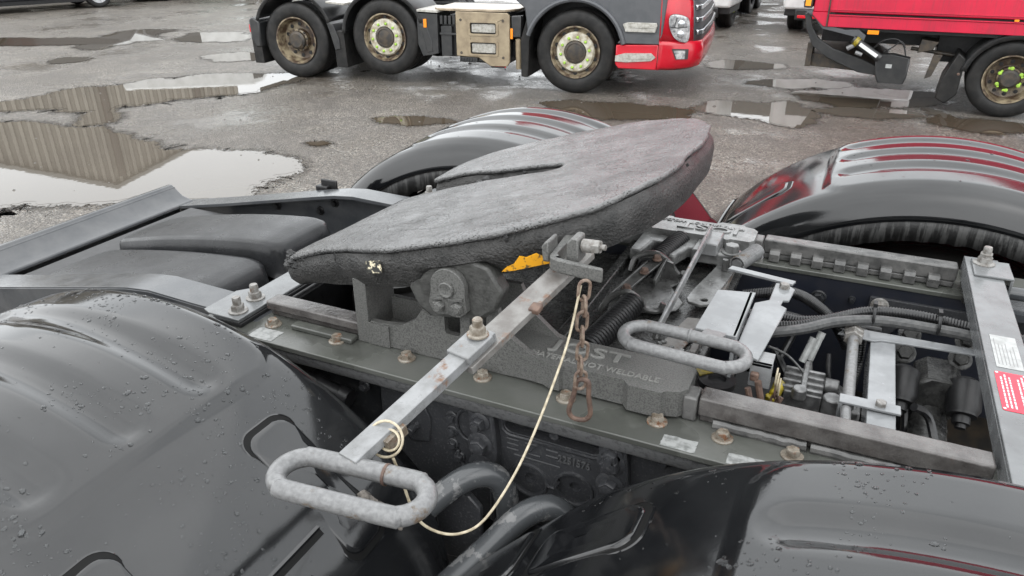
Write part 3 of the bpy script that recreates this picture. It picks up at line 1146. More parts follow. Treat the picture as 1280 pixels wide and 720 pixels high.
# --- frame rails, mounting plates, edge angles
for sd in (-1, 1):
    def y2(a, b):
        return (min(sd * a, sd * b), max(sd * a, sd * b))
    m = M()
    a, b = y2(.444, .452)
    m.box(-.66, 2.4, a, b, .655, .946)
    a, b = y2(.372, .458)
    m.box(-.66, 2.4, a, b, .946, .956)
    a, b = y2(.375, .452)
    m.box(-.66, 2.4, a, b, .645, .655)
    rail = m.build('frame_rail', MT['webdark'] if sd > 0 else MT['rail'], T, .003)
    m = M()
    prof = [(-.50, .985), (-.56, .99), (-.70, .993), (-.84, .998), (-.92, .99), (-1.0, .975), (-1.2, .935), (-1.45, .885), (-1.72, .835), (-1.95, .80)]
    prof = [(x, z - (0 if sd < 0 else .02)) for x, z in prof]
    a, b = y2(.372, .462)
    m.prism(prof + [(x, z - .012) for x, z in reversed(prof)], 'y', a, b)
    a, b = y2(.452, .464)
    m.prism([(x, z - .004) for x, z in prof] + [(x, z - .19) for x, z in reversed(prof)], 'y', a, b)
    tail = m.build('rail_tail', MT['railtop'], T, .005, seg=3)
    for (x, z) in ((-.72, .93), (-.80, .885), (-.98, .91), (-1.05, .87), (-1.25, .86)):
        q = M()
        q.hexa((x, sd * .452, z), (0, -sd, 0), .011, .01, .017)
        q.build('bolt', MT['black'], tail)
    if sd < 0:
        for x in (-1.02, -.95, -1.16):
            q = M()
            q.hexa((x, -.464, .905 + .15 * (x + 1.02)), (0, -1, 0), .014, .014, .02)
            q.cyl((x, -.474, .905 + .15 * (x + 1.02)), (x, -.50, .905 + .15 * (x + 1.02)), .008, n=10)
            q.build('bolt', MT['zinc'], tail)
    a, b = y2(.35, .523)
    m = M()
    m.box(-.63, 1.3, a, b, .9725, .985)
    mp = m.build('mounting_plate', MT['plate'], T, .002)
    a, b = y2(.468, .494)
    m = M()
    m.prism([(sd * .516, .972), (sd * .519, .963), (sd * .513, .942), (sd * .500, .934), (sd * .486, .934), (sd * .486, .972)], 'x', -.62, 1.3)
    m.build('edge_angle', MT['angle'], T, .002)
    for i in range(9):
        x = -.456 + .1775 * i if i < 6 else .548 + .1165 * (i - 6)
        q = M()
        q.hexa((x, sd * .456, .985), (0, 0, 1), .0125, .012, .019)
        q.build('bolt', MT['rustbolt'], mp)
    # toothed slide track
    m = M()
    a, b = y2(.386, .43)
    m.box(.497, .955, a, b, 1.002, 1.04)
    a, b = y2(.388, .421)
    m.box(.499, .953, a, b, .9855, 1.0025)
    tb = m.build('track_bar', MT['barrust'] if sd < 0 else MT['bar'], T, .004)
    m = M()
    a, b = y2(.386, .43)
    m.box(.468, .494, a, b, .9855, 1.036)
    m.build('track_end_block', MT['bar'], T, .004)
    m = M()
    a, b = y2(.386, .43)
    m.box(-.495, -.228, a, b, 1.004, 1.026)
    a, b = y2(.388, .418)
    m.box(-.494, -.229, a, b, .9855, 1.0045)
    tl = m.build('track_bar', MT['barrust'], T, .004)
    m = M()
    a, b = y2(.43, .458)
    m.box(-.405, -.24, a, b, .9855, .997)
    m.build('track_flange', MT['plate'] if sd < 0 else MT['rail'], T, .003)
    for x0, x1 in ((.525, .685), (.69, .94)):
        m = M()
        m.tube(smooth_path([(x0 + (x1 - x0) * k / 12, sd * (.427 + .001 * math.sin(k * 5)), .990 + .001 * math.sin(k * 3.3)) for k in range(13)], 4), .0105, 10)
        m.build('weld_bead', MT['bar'], T)
    for i in range(8):
        x = .515 + i * .054
        q = M()
        a, b = y2(.368, .388)
        yo, yi = sd * .388, sd * .366
        q.prism([(yo, .985), (yi, .987), (yi, 1.008), (sd * .372, 1.016), (yo, 1.018)], 'x', x, x + .027)
        q.build('tooth', MT['bar'], tb, .002)

# pale flat patches on the near plate: two label scraps, one white patch
for x0, x1, y0, y1 in ((.452, .512, -.519, -.485), (.565, .64, -.521, -.49), (-.475, -.41, -.519, -.475)):
    n = 26
    out = []
    for i in range(n):
        t = i / n * 4
        c = [(x0, y0), (x1, y0), (x1, y1), (x0, y1), (x0, y0)]
        k = int(t)
        f = t - k
        out.append((c[k][0] + (c[k + 1][0] - c[k][0]) * f + random.uniform(-.0008, .0008), max(-.521, c[k][1] + (c[k + 1][1] - c[k][1]) * f + random.uniform(-.0012, .0012))))
    m = M()
    m.prism(out, 'z', .9852, .9858)
    m.build('pale_patch', MT['palepatch'], T, smooth=False)

# --- rear cross plate with studs
m = M()
m.box(-.592, -.515, -.50, .50, .996, 1.003)
cp = m.build('cross_plate', MT['crossbar'], T, .002)
m = M()
m.prism([(-.625, -.492), (-.60, -.502), (-.512, -.503), (-.512, -.37), (-.60, -.36), (-.625, -.39)], 'z', 1.0033, 1.0080)
m.build('corner_plate', MT['crossbar'], T, .0015)
m = M()
m.box(-.588, -.511, -.499, .499, .9853, .9958)
m.build('cross_plate_dark_side', MT['black'], T, .002)  # black block makes the front side of the cross plate dark
for x, y in ((-.542, -.470), (-.553, -.402), (-.552, .402)):
    q = M()
    q.lathe((x, y, 1.0082), (0, 0, 1), [(.022, 0), (.022, .003), (.02, .004)], 20)
    q.hexa((x, y, 1.0115), (0, 0, 1), .0155, .015)
    q.lathe((x, y, 1.0255), (0, 0, 1), [(.010, 0), (.010, .016), (.0085, .019)], 14)
    q.build('stud_nut', MT['zinc'], T)

# --- tail crossmember
m = M()
m.prism([(-1.795, .875), (-1.775, .878), (-1.725, .838), (-1.675, .825), (-1.672, .812), (-1.72, .822), (-1.78, .86)], 'x' if False else 'y', -.9, .44)
m.prism([(-1.78, .87), (-1.76, .87), (-1.76, .74), (-1.78, .74)], 'y', -.9, .44)
m.build('tail_crossmember', MT['railtop'], T, .004)
m = M()
m.box(-1.08, -1.03, .475, .52, .90, .955)
m.box(-1.07, -1.0, .495, .505, .93, .975)
m.build('lamp_bracket', MT['black'], T, .004)

# --- twin lidded cover between the rails
m = M()
m.box(-1.60, -.76, -.36, .36, .72, .835)
cv = m.build('tank_cover', MT['black'], T, .01)


def lid(x0, x1, y0, y1, z, dz, name, pars):
    """soft-edged lid falling towards the tail"""
    rows = []
    nu, nv = 84, 54
    for i in range(nu + 1):
        row = []
        for j in range(nv + 1):
            u, v = i / nu, j / nv
            x = x0 + (x1 - x0) * u
            y = y0 + (y1 - y0) * v
            d = -rr_sdf(x - (x0 + x1) / 2, y - (y0 + y1) / 2, (x1 - x0) / 2, (y1 - y0) / 2, .06)
            h = z - dz * ((x1 - x) / (x1 - x0)) ** 1.6
            h -= .012 * sstep(.10, 0, x1 - x)
            h += .006 * math.cos((v - .5) * 3)
            h -= .085 * (1 - sstep(-.001, .016, d)) if d < .016 else 0
            h -= .006 * (1 - sstep(.012, .035, d))
            row.append((x, y, h))
        rows.append(row)
    q = M()
    q.grid(rows)
    return q.build(name, MT['blackwet'], pars, ang=60)


l1 = lid(-1.45, -.755, -.40, -.105, .955, .085, 'lid', cv)
l2 = lid(-1.48, -.745, -.10, .175, .985, .11, 'lid', cv)
q = M()
q.tube([(-1.22 + .13 * math.cos(a), -.30 + .035 * math.sin(a), .926 - .06 * ((.13 * -math.cos(a) + .47) / .72) ** 1.6 * 1.2) for a in [2 * math.pi * i / 30 for i in range(30)]], .004, 6, True)
q.build('embossed_ring', MT['blackwet'], l1)
for i in range(4):
    q = M()
    x = -1.40 + i * .045
    q.tube([(x, -.04 + .035 * k, .972 - .11 * ((-.735 - x) / .765) ** 1.6 + .006 * math.cos(((.06 + .035 * k) / .275 - .5) * 3)) for k in range(6)], .005, 6)
    q.build('rib', MT['blackwet'], l2)
m = M()
m.box(-.735, -.70, -.33, .33, .80, .84)
m.tube([(-.69, -.25, .87), (-.68, .3, .87)], .012, 8)
m.tube([(-.66, -.25, .85), (-.655, .3, .85)], .009, 8)
m.build('pipe_bundle', MT['black'], T, .003)
m = M()
m.box(-.655, -.612, -.268, -.215, .905, .935)
m.build('yellow_plug', MT['yellow'], T, .004)
m = M()
m.box(-.668, -.66, -.24, -.12, .885, .9)
m.cyl((-.645, -.21, .84), (-.645, -.21, .90), .018, n=12)
m.build('plug_holder', MT['black'], T)

# --- air springs, drive line, and black boxes added to keep the underframe dark
for x, y in ((-.44, .02), (-.44, .30)):
    m = M()
    m.lathe((x, y, .62), (0, 0, 1), [(.09, 0), (.125, .04), (.13, .1), (.118, .15), (.13, .19), (.128, .25), (.10, .28), (.105, .29), (.105, .30), (.02, .30)], 32)
    m.build('air_spring', MT['rubber'], T)
m = M()
m.box(-.6, 1.6, -.36, .36, .30, .40)
m.box(-.40, .30, -.25, .25, .40, .62)
m.box(-.62, -.58, -.40, .40, .62, .93)
m.box(.36, .40, -.40, .40, .60, .9)
m.cyl((.2, 0, .58), (2.0, 0, .62), .06, n=16)
m.build('drive_line_dark_floor', MT['black'], T, .01)

# --- cast bracket on the near web
MT['webletter'] = mk('web_lettering', (.06, .061, .063), .4)
RX90 = Matrix.Rotation(R(90), 4, 'X')
m = M()
outer = [(-.16, .93), (.52, .935), (.52, .80), (.46, .73), (.38, .66), (.10, .64), (-.06, .70), (-.16, .80)]
m.prism(outer, 'y', -.478, -.453, [circle2(.188, .782, .036, 22), circle2(.285, .792, .036, 22), stadium(.235, .905, .20, .030, 6)])
wc = m.build('web_casting', MT['webcast'], T, .003)
m = M()
for cx, cz in ((.188, .782), (.285, .792)):
    m.lathe((cx, -.466, cz), (0, -1, 0), [(.036, -.004), (.036, .004), (.012, .004), (.011, 0), (.011, -.006)], 24)
    m.lathe((cx, -.478, cz), (0, -1, 0), [(.036, 0), (.037, .004), (.041, .004), (.043, 0)], 24, cap=False)
m.build('web_boss', MT['webcast'], wc)
m = M()
m.tube([(x, -.479, z) for x, z in stadium(.235, .905, .212, .042, 6)], .004, 6, True)
m.tube([(.222, -.478, .80), (.232, -.479, .782), (.245, -.479, .782), (.252, -.478, .80)], .004, 6)
m.cyl((.243, -.478, .915), (.243, -.486, .915), .010, n=14)
for z in (.850, .862, .874):
    m.tube([(.14, -.479, z), (.165, -.479, z)], .0016, 5)
m.tube([(.155, -.479, .838), (.255, -.479, .838)], .0016, 5)
m.tube([(.18, -.479, .874), (.205, -.479, .874), (.185, -.479, .85), (.212, -.479, .85)], .0018, 5)
m.tube([(.225, -.479, .872), (.25, -.479, .872)], .0018, 5)
m.tube([(.225, -.479, .858), (.25, -.479, .858)], .0018, 5)
m.build('cast_ridge', MT['webcast'], wc)
text('cast_number', '2251576', .0235, .0022, MT['webletter'], wc, Matrix.Translation((.250, -.4785, .852)) @ RX90, .82)
text('cast_number', '7465', .025, .0024, MT['webletter'], wc, Matrix.Translation((.268, -.4785, .728)) @ RX90, 1.1)
for x0 in (.092, .364):
    m = M()
    m.prism([(x0 - .03, .96 - (.02 if x0 < .2 else 0)), (x0 + .025, .955), (x0 + .035, .85), (x0 + .03, .775), (x0, .755), (x0 - .03, .78), (x0 - .022, .86)], 'y', -.502, -.47)
    m.box(x0 + .015, x0 + .03, -.50, -.46, .66, .86)
    m.build('flange_boss', MT['webcast'], wc, .006)
    dz = 0 if x0 < .2 else .045
    for z, r in ((.914 + dz * .2, .0145), (.860 + dz, .0185), (.806 + dz, .0185)):
        q = M()
        q.hexa((x0, -.502, z), (0, -1, 0), r, .017, r * 1.5)
        if r < .016:
            q.cyl((x0, -.515, z), (x0, -.53, z), .008, n=12)
        else:
            q.lathe((x0, -.519, z), (0, -1, 0), [(r * .62, 0), (r * .62, .004), (r * .5, .005)], 14)
        q.build('bolt', MT['webbolt'] if 'webbolt' in MT else MT['webcast'], wc)
for x, z in ((.015, .888), (.015, .852), (.015, .82), (.03, .79), (-.07, .845), (-.20, .905), (-.29, .93), (.455, .92), (.12, .70)):
    q = M()
    q.hexa((x, -.478, z), (0, -1, 0), .009, .009, .0135)
    q.build('bolt', MT['webcast'], wc)
m = M()
m.prism([(-.105, .895), (-.05, .90), (-.035, .87), (-.04, .81), (-.085, .80), (-.12, .85)], 'y', -.484, -.474)
m.cyl((-.075, -.48, .84), (-.075, -.508, .84), .008, n=10)
m.build('stud_bracket', MT['webcast'], wc, .002)
m = M()
m.tube([(.055 + .028 * math.cos(a), -.482, .88 + .038 * math.sin(a)) for a in [R(60 + 10 * i) for i in range(22)]], .004, 6)
m.build('cast_rib', MT['webcast'], wc, .002)
m = M()
m.tube([(.028, -.482, .81), (.03, -.484, .785), (.045, -.484, .77), (.06, -.482, .77)], .005, 6)
m.build('cast_rib', MT['webcast'], wc, .002)
m = M()
m.cyl((-.33, -.46, .885), (-.33, -.50, .885), .022, n=16)
m.cyl((-.35, -.49, .89), (-.26, -.49, .87), .02, n=14)
m.cyl((-.26, -.49, .87), (-.235, -.49, .865), .026, .024, n=14)
m.build('pipe_union', MT['black'], T, .002)

# --- stay tubes between the near mudguards
for pts, rr in (([(.165, -.525, .57), (.165, -.525, .67), (.163, -.527, .75), (.15, -.535, .81), (.122, -.555, .832), (.085, -.585, .822), (.03, -.635, .77), (-.04, -.71, .695), (-.11, -.79, .62)], .0255),
                ([(.30, -.525, .60), (.30, -.525, .67), (.296, -.53, .74), (.280, -.54, .785), (.252, -.56, .80), (.217, -.59, .785), (.165, -.64, .725), (.085, -.72, .64)], .0255)):
    m = M()
    m.tube(smooth_path(pts, 6), rr, 18)
    st_ = m.build('stay_tube', MT['tubegrey'], T)
    m = M()
    p = V(*pts[1])
    m.lathe(p + V(0, 0, -.03), (0, 0, 1), [(.031, 0), (.034, .004), (.034, .02), (.031, .024), (.031, .034), (.034, .038), (.034, .054), (.03, .06)], 18)
    m.build('collar', MT['webcast'], st_)
m = M()
m.prism([(.02, .74), (.05, .775), (.10, .785), (.125, .76), (.125, .62), (.03, .60)], 'y', -.575, -.56)
m.build('stay_bracket', MT['webcast'], T, .003)
m = M()
m.prism([(.19, .76), (.23, .775), (.25, .75), (.25, .62), (.19, .62)], 'y', -.565, -.552)
m.build('stay_bracket', MT['webcast'], T, .003)

# --- dried mud stuck along the hatch edge
m = M()
random.seed(3)
for i in range(16):
    t = i / 15
    c = V(.0, -.765, .905).lerp(V(.062, -.752, .846), t) + V(0, random.uniform(-.004, .004), random.uniform(-.003, .003))
    r = .009 * (1.3 - .6 * t)
    vs = []
    for lat, hh in ((.5, .7), (1, .1), (.7, -.6)):
        for k in range(7):
            b = 2 * math.pi * k / 7
            vs.append(c + V(math.cos(b) * r * lat * random.uniform(.7, 1.3), math.sin(b) * r * lat * random.uniform(.6, 1.2), hh * r * random.uniform(.6, 1.2)))
    m.add(vs, [(j * 7 + k, j * 7 + (k + 1) % 7, j * 7 + 7 + (k + 1) % 7, j * 7 + 7 + k) for j in range(2) for k in range(7)] + [tuple(range(7))])
o = m.build('dried_mud', mk('dried_mud', (.14, .125, .11), .8, col2=(.07, .062, .055), cs=120, bump=.8, bs=200, bd=.003), T, ang=60)
o['kind'] = 'stuff'

# --- front cross bar with labels
m = M()
m.box(.963, 1.036, -.58, .425, 1.050, 1.060)
m.box(.963, .970, -.58, .425, 1.012, 1.050)
fb = m.build('front_cross_bar', MT['crossbar'], T, .0015)
m = M()
m.box(.972, 1.028, .335, .435, .97, 1.049)
m.build('bar_pedestal', MT['castdark'], T, .003)
m = M()
m.box(.975, 1.055, .30, .40, 1.0605, 1.066)
m.box(1.049, 1.055, .30, .40, 1.01, 1.0605)
m.build('bar_clamp', MT['crossbar'], T, .0015)
m = M()
m.hexa((1.0, .375, 1.066), (0, 0, 1), .016, .015, .024)
m.hexa((1.0, .375, 1.083), (0, 0, 1), .0145, .011)
m.lathe((1.0, .375, 1.094), (0, 0, 1), [(.0095, 0), (.0095, .012), (.008, .015)], 14)
m.build('stud_nut', MT['zinc'], T)
m = M()
m.box(.978, 1.022, -.132, .0, 1.0603, 1.0609)
lb = m.build('paper_label', MT['paper'], fb, smooth=False)
m = M()
for i in range(6):
    x = .983 + i * .006
    m.box(x, x + .0011, -.12, -.06 + random.uniform(0, .045), 1.0610, 1.0613)
m.build('faded_print', MT['greyink'], lb, smooth=False)
m = M()
m.prism(rrect(.972, 1.022, -.285, -.150, .005, 4), 'z', 1.0603, 1.0609)
lb = m.build('red_label', MT['redlabel'], fb, smooth=False)
m = M()
for i in range(6):
    x = .979 + i * .0066
    if i == 3:
        continue
    y = -.275
    while y < -.168:
        ln = random.uniform(.004, .013)
        m.box(x, x + .0026, y, min(y + ln, -.16), 1.0610, 1.0613)
        y += ln + .003
for p in ((.9755, -.279), (1.0185, -.279), (.9755, -.155), (1.0185, -.155)):
    m.cyl((p[0], p[1], 1.0609), (p[0], p[1], 1.0615), .0025, n=10)
m.build('label_print', MT['whiteink'], lb, smooth=False)
m = M()
m.tube([(1.04, .33, 1.02), (1.5, .33, 1.02)], .016, 12)
m.box(1.04, 1.5, .28, .36, .972, .99)
m.build('cross_pipe', MT['railtop'], T)

# --- far web fittings
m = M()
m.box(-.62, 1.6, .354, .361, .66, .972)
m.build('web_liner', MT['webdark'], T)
m = M()
m.prism([(.775, .945), (1.2, .945), (1.2, .88), (.86, .88), (.835, .845), (.775, .845)], 'y', .342, .3535)
fwp = m.build('web_plate', MT['webcast'], T, .003)
for x, y, z in ((.80, .342, .925), (.80, .342, .885), (1.06, .342, .925), (1.075, .342, .885)):
    q = M()
    q.hexa((x, y, z), (0, -1, 0), .0155, .016, .022)
    q.build('bolt', MT['zinc'], fwp)
for x, z in ((.55, .915), (.655, .915), (.735, .925)):
    q = M()
    q.hexa((x, .354, z), (0, -1, 0), .015 if x < .7 else .007, .014, .02 if x < .7 else .009)
    q.build('bolt', MT['rail'], T)


# --- hoses
def conduit(pts, r, mat, name='corrugated_hose', pitch=.006):
    path = resample(smooth_path(pts, 12), pitch / 4)
    rad = [r * (1 + .07 * (1 if (i // 2) % 2 else -1)) for i in range(len(path))]
    q = M()
    q.tube(path, r, 10, rad=rad)
    return q.build(name, mat, T, ang=80)


conduit([(.50, .02, .955), (.56, .02, .975), (.63, .035, .985), (.70, .075, 1.0), (.77, .115, 1.012), (.86, .135, 1.012), (.97, .135, 1.005), (1.08, .125, 1.0), (1.25, .10, .98)], .011, MT['hose'])
conduit([(.50, .09, .96), (.58, .085, .97), (.63, .083, .972), (.69, .09, .985), (.73, .11, .99)], .012, MT['hose'])
conduit([(.48, .20, .955), (.57, .215, .975), (.61, .205, .98), (.65, .18, .975), (.70, .15, .95), (.74, .13, .90)], .013, MT['hose'], pitch=.004)
conduit([(.76, .10, .97), (.765, .09, .90), (.76, .06, .80)], .011, MT['hose'])
for pts, r, mt in (([(.50, -.05, .975), (.58, -.035, .99), (.64, 0, .995), (.70, .045, 1.003), (.78, .085, 1.005), (.88, .105, 1.0), (1.0, .105, .995), (1.25, .07, .97)], .012, 'pipe'),
                   ([(.50, .12, .95), (.60, .12, .955), (.70, .125, .96), (.8, .15, .95)], .008, 'hose'),
                   ([(.55, .155, .935), (.60, .15, .945), (.66, .13, .945)], .011, 'hose'),
                   ([(.66, .02, .93), (.67, -.02, .88), (.65, -.05, .80)], .005, 'pipe'),
                   ([(.70, .03, .93), (.71, -.0, .87), (.72, .02, .80)], .006, 'hose'),
                   ([(.58, -.12, 1.0), (.62, -.09, .97), (.66, -.10, .94)], .0028, 'pipe')):
    m = M()
    m.tube(smooth_path(pts, 8), r, 10)
    m.build('hose', MT[mt], T)
for x, y, z, r in ((.775, .10, 1.010, .03), (.905, .12, 1.007, .03)):
    m = M()
    m.tube([(x, y + r * math.cos(a) * .95, z + r * .62 * math.sin(a)) for a in [2 * math.pi * i / 18 for i in range(18)]], .0035, 6, True)
    m.box(x - .004, x + .004, y + .0, y + .02, z + .017, z + .028)
    m.build('cable_tie', MT['black'], T)
for x, y, z, d in ((.615, .03, .945, .035), (.66, .015, .955, .04), (.675, .03, .965, .05)):
    m = M()
    m.cyl((x, y, z), (x - .012, y - .02, z - d), .008, n=10)
    m.cyl((x, y, z), (x + .003, y + .005, z + .012), .0085, n=10)
    m.build('wire_tag', MT['paper'] if x > .63 else MT['hose'], T)
for i in range(7):
    m = M()
    x = .52 + .06 * i + random.uniform(-.02, .02)
    y = random.uniform(-.1, .25)
    m.tube(smooth_path([(x, y, .90), (x + .04, y + random.uniform(-.06, .06), .86), (x + .07, y + random.uniform(-.1, .1), .75), (x + .02, y, .62)], 6), .009, 8)
    m.build('hose', MT['hose'], T)

# --- grey bracket, adjuster rod, valve block
m = M()
m.box(.778, .828, -.31, .085, .962, .968)
m.box(.778, .784, -.31, .085, .90, .962)
gb = m.build('valve_bracket', MT['bracket'], T, .0015)
m = M()
m.prism([(.71, .055), (.73, .095), (1.0, .10), (1.0, .075), (.80, .06), (.785, .05)], 'z', .9684, .973)
m.build('bracket_arm', MT['bracket'], T, .001)
m = M()
m.box(.728, .835, -.235, -.205, .972, .977)
m.box(.728, .735, -.235, -.205, .93, .972)
m.build('bracket_strap', MT['bracket'], T, .001)
m = M()
m.hexa((.80, -.218, .977), (0, 0, 1), .0105, .009)
m.build('strap_bolt', MT['zinc'], T)
m = M()
m.tube([(.742, .11, .975), (.745, -.225, .962)], .0115, 14)
m.tube([(.742, -.235, .962), (.745, -.30, .955)], .010, 14)
ar = m.build('adjuster_rod', MT['galv'], T)
m = M()
m.hexa((.742, .052, .973), (0, -1, 0), .021, .014)
m.hexa((.742, .070, .973), (0, -1, 0), .023, .014)
m.build('lock_nut', MT['zinc'], ar)
m = M()
m.box(.625, .70, -.155, -.05, .86, .925)
m.box(.61, .64, -.14, -.10, .87, .915)
for k in range(4):
    m.box(.618, .70, -.15 + k * .026, -.142 + k * .026, .92, .934)
m.cyl((.70, -.07, .905), (.73, -.07, .905), .018, n=14)
m.box(.655, .667, -.17, -.045, .93, .944)
m.cyl((.655, -.165, .92), (.655, -.165, .945), .015, n=12)
m.cyl((.72, -.15, .87), (.72, -.15, .93), .02, n=12)
vb = m.build('valve_block', MT['alu'], T, .003)
m = M()
m.cyl((.609, -.172, .915), (.615, -.135, .928), .012, n=14)
m.cyl((.604, -.176, .885), (.604, -.176, .918), .0115, n=12)
m.build('yellow_plug', MT['yellow'], vb, .002)
m = M()
m.cyl((.72, -.02, .85), (.74, -.10, .87), .035, n=16)
m.box(.70, .78, -.10, -.03, .83, .875)
m.build('pump_housing', MT['alu'], T, .006)
m = M()
m.box(.63, .72, -.22, -.16, .80, .885)
m.box(.50, .60, -.2, .1, .70, .8)
m.build('valve_body', MT['black'], T, .006)

# --- suspension joint seen through the frame opening
m = M()
m.prism([(.885, .87), (.91, .89), (.965, .89), (.985, .87), (.975, .80), (.95, .76), (.91, .76), (.893, .80)], 'y', .08, .19)
m.cyl((.93, .13, .80), (.93, -.14, .70), .04, n=18)
for k in range(9):
    m.lathe((.93, .06 - .02 * k, .775 - .0075 * k), (0, -1, -.37), [(.04, 0), (.043, .006), (.04, .012)], 18, cap=False)
m.build('torque_rod', MT['castdark'], T, .008)
for x in (.862, .985):
    m = M()
    m.lathe((x, .09, .87), (0, -.75, -.66), [(.02, -.03), (.034, -.02), (.036, .04), (.03, .05), (.03, .056), (.018, .058), (.018, .075), (.011, .076), (.011, .085)], 20)
    m.build('rubber_bush', MT['black'], T)
for x, y, z in ((.86, .16, .90), (.865, .20, .93), (.975, .18, .90), (.985, .22, .93)):
    m = M()
    m.hexa((x, y, z), (0, -.8, .6), .017, .02, .025)
    m.build('bolt', MT['castdark'], T)


# ------------------------------------------------------------------ fifth wheel
FW = empty('fifth_wheel', (0, 0, .97))
tag(FW, 'grease-covered fifth wheel coupling tilted back on its cast pedestals', 'coupling')
OFS = V(0, 0, -.97)


class ML(M):
    def build(s, name, mat, parent=None, **k):
        if parent is FW or parent in LOCAL:
            s.v = [(x, y, z - .97) for x, y, z in s.v]
        o = M.build(s, name, mat, parent, **k)
        LOCAL.append(o)
        return o


LOCAL = []
TH, Z0 = R(16), 1.270
tm = Matrix.Translation((0, 0, Z0)) @ Matrix.Rotation(-TH, 4, 'Y')
OLD = [(.388, 0), (.388, .10), (.380, .19), (.352, .275), (.298, .36), (.215, .425), (.12, .468), (.0, .496), (-.13, .508), (-.25, .500), (-.34, .475), (-.42, .435), (-.475, .385), (-.485, .33), (-.46, .25), (-.435, .18), (-.405, .135), (-.34, .095), (-.25, .07), (-.13, .048), (-.02, .036), (.035, .028), (.055, .012)]
ctrl = [(.381, 0), (.380, .10), (.371, .18), (.347, .26), (.305, .335), (.245, .395), (.16, .44), (.065, .468), (-.03, .479), (-.12, .476), (-.21, .455), (-.30, .425), (-.37, .39), (-.412, .35), (-.425, .29), (-.422, .22), (-.410, .175),
        (-.33, .158), (-.245, .145), (-.12, .105), (.0, .066), (.040, .048), (.055, .024), (.046, .002), (.0, -.002), (-.14, .010), (-.25, -.004), (-.36, -.035), (-.388, -.075),
        (-.40, -.13), (-.415, -.22), (-.440, -.30), (-.466, -.335), (-.476, -.375), (-.462, -.405), (-.41, -.414), (-.30, -.43), (-.21, -.455), (-.12, -.474), (-.03, -.479), (.065, -.472), (.16, -.445), (.245, -.402), (.305, -.342), (.347, -.265), (.371, -.18), (.380, -.10)]
outline = [(p.x, p.y) for p in smooth_path([(x, y, 0) for x, y in ctrl], 5, True)]


def droop(a):
    return -.25 * max(0, -.30 - a) ** 2 * 2.2


def ring3(off, dz, jit=0.0, js=26, only_out=False):
    """outline offset inwards by off, at height dz, in the tilted plate frame"""
    n = len(outline)
    res = []
    for i, (x, y) in enumerate(outline):
        x0, y0 = outline[i - 1]
        x1, y1 = outline[(i + 1) % n]
        tx, ty = x1 - x0, y1 - y0
        L = math.hypot(tx, ty) or 1
        nx, ny = ty / L, -tx / L        # outward for this winding
        j = jit * (noise.noise(V(x * js * .45, y * js * .45, 1.5)) + .4 * noise.noise(V(x * js * 1.3, y * js * 1.3, 7)) + .2 * noise.noise(V(x * js * 4, y * js * 4, 3))) if jit else 0
        o_ = off - j
        res.append((x - nx * o_, y - ny * o_, dz + droop(x)))
    return res


# winding check: first point moves +y, so outward normal is (ty, -tx)
def loft(rings, cap_last=True, cap_first=False):
    q = M()
    n = len(rings[0])
    vs = [tm @ V(*p) for r_ in rings for p in r_]
    fs = []
    for j in range(len(rings) - 1):
        for i in range(n):
            k = (i + 1) % n
            fs.append((j * n + i, j * n + k, (j + 1) * n + k, (j + 1) * n + i))
    for c, ok in ((0, cap_first), (len(rings) - 1, cap_last)):
        if ok:
            tr = tessellate_polygon([[V(p[0], p[1], 0) for p in rings[c]]])
            fs += [tuple(i + c * n for i in t) for t in tr]
    q.add(vs, fs)
    return q


def skirt(rg, f):
    """raise the skirt's lower edge over the pivots"""
    return [(x, y, z + f * .020 * sstep(-.30, -.45, x) + f * .034 * sstep(.10, .055, abs(x - .02)) * sstep(.36, .42, abs(y))) for x, y, z in rg]


q = loft([ring3(.008, -.010), ring3(.002, -.018, .003), ring3(-.003, -.028, .003), ring3(-.002, -.045, .002), skirt(ring3(.005, -.066, .002), .5), skirt(ring3(.012, -.084, .002), 1), skirt(ring3(.026, -.088), 1)], True, True)
q.v = [(x, y, z - .97) for x, y, z in q.v]
tp = q.build('top_plate', MT['greaseside'], FW, ang=40)
LOCAL.append(tp)

# grease pad on top: a displaced sheet with a torn edge
poly2 = [(x, y) for x, y in outline]


def inside(x, y):
    c = False
    n = len(poly2)
    for i in range(n):
        x0, y0 = poly2[i - 1]
        x1, y1 = poly2[i]
        if (y0 > y) != (y1 > y) and x < (x1 - x0) * (y - y0) / (y1 - y0) + x0:
            c = not c
    return c


rr_ = [ring3(.018, -.012, .004), ring3(.004, -.008, .012, 24), ring3(.001, -.003, .012, 24), ring3(.002, .001, .012, 24)]
top = ring3(.0055, .003, .012, 24)
q = loft(rr_ + [top], False)
# fill the top with a fine triangulation: boundary ring plus a jittered grid of interior points
from mathutils.geometry import delaunay_2d_cdt
bd = [V(p[0], p[1]) for p in top]
nb = len(bd)
ins = []
random.seed(11)
for i in range(75):
    for j in range(86):
        x = -.5 + i * .0122 + random.uniform(-.003, .003)
        y = -.52 + j * .0122 + random.uniform(-.003, .003)
        if inside(x, y):
            dm = min((x - p.x) ** 2 + (y - p.y) ** 2 for p in bd[::2])
            if dm > .00022:
                ins.append(V(x, y))
res = delaunay_2d_cdt(bd + ins, [(i, (i + 1) % nb) for i in range(nb)], [list(range(nb))], 1, 1e-5)
base = len(q.v) - nb
vv = []
for p in res[0]:
    dm = math.sqrt(min((p.x - b.x) ** 2 + (p.y - b.y) ** 2 for b in bd))
    h = .003 + .003 * sstep(0, .03, dm) + sstep(0, .06, dm) * (.003 * fnoise(p.x * 6, p.y * 6, 2, 3) + .0022 * fnoise(p.x * 30, p.y * 30, 5, 2))
    h -= .004 * math.exp(-((math.hypot(p.x + .06, p.y) - .33) / .02) ** 2) * (.4 + .6 * noise.noise(V(p.x * 8, p.y * 8, 0)))
    vv.append(tm @ V(p.x, p.y, h + droop(p.x)))
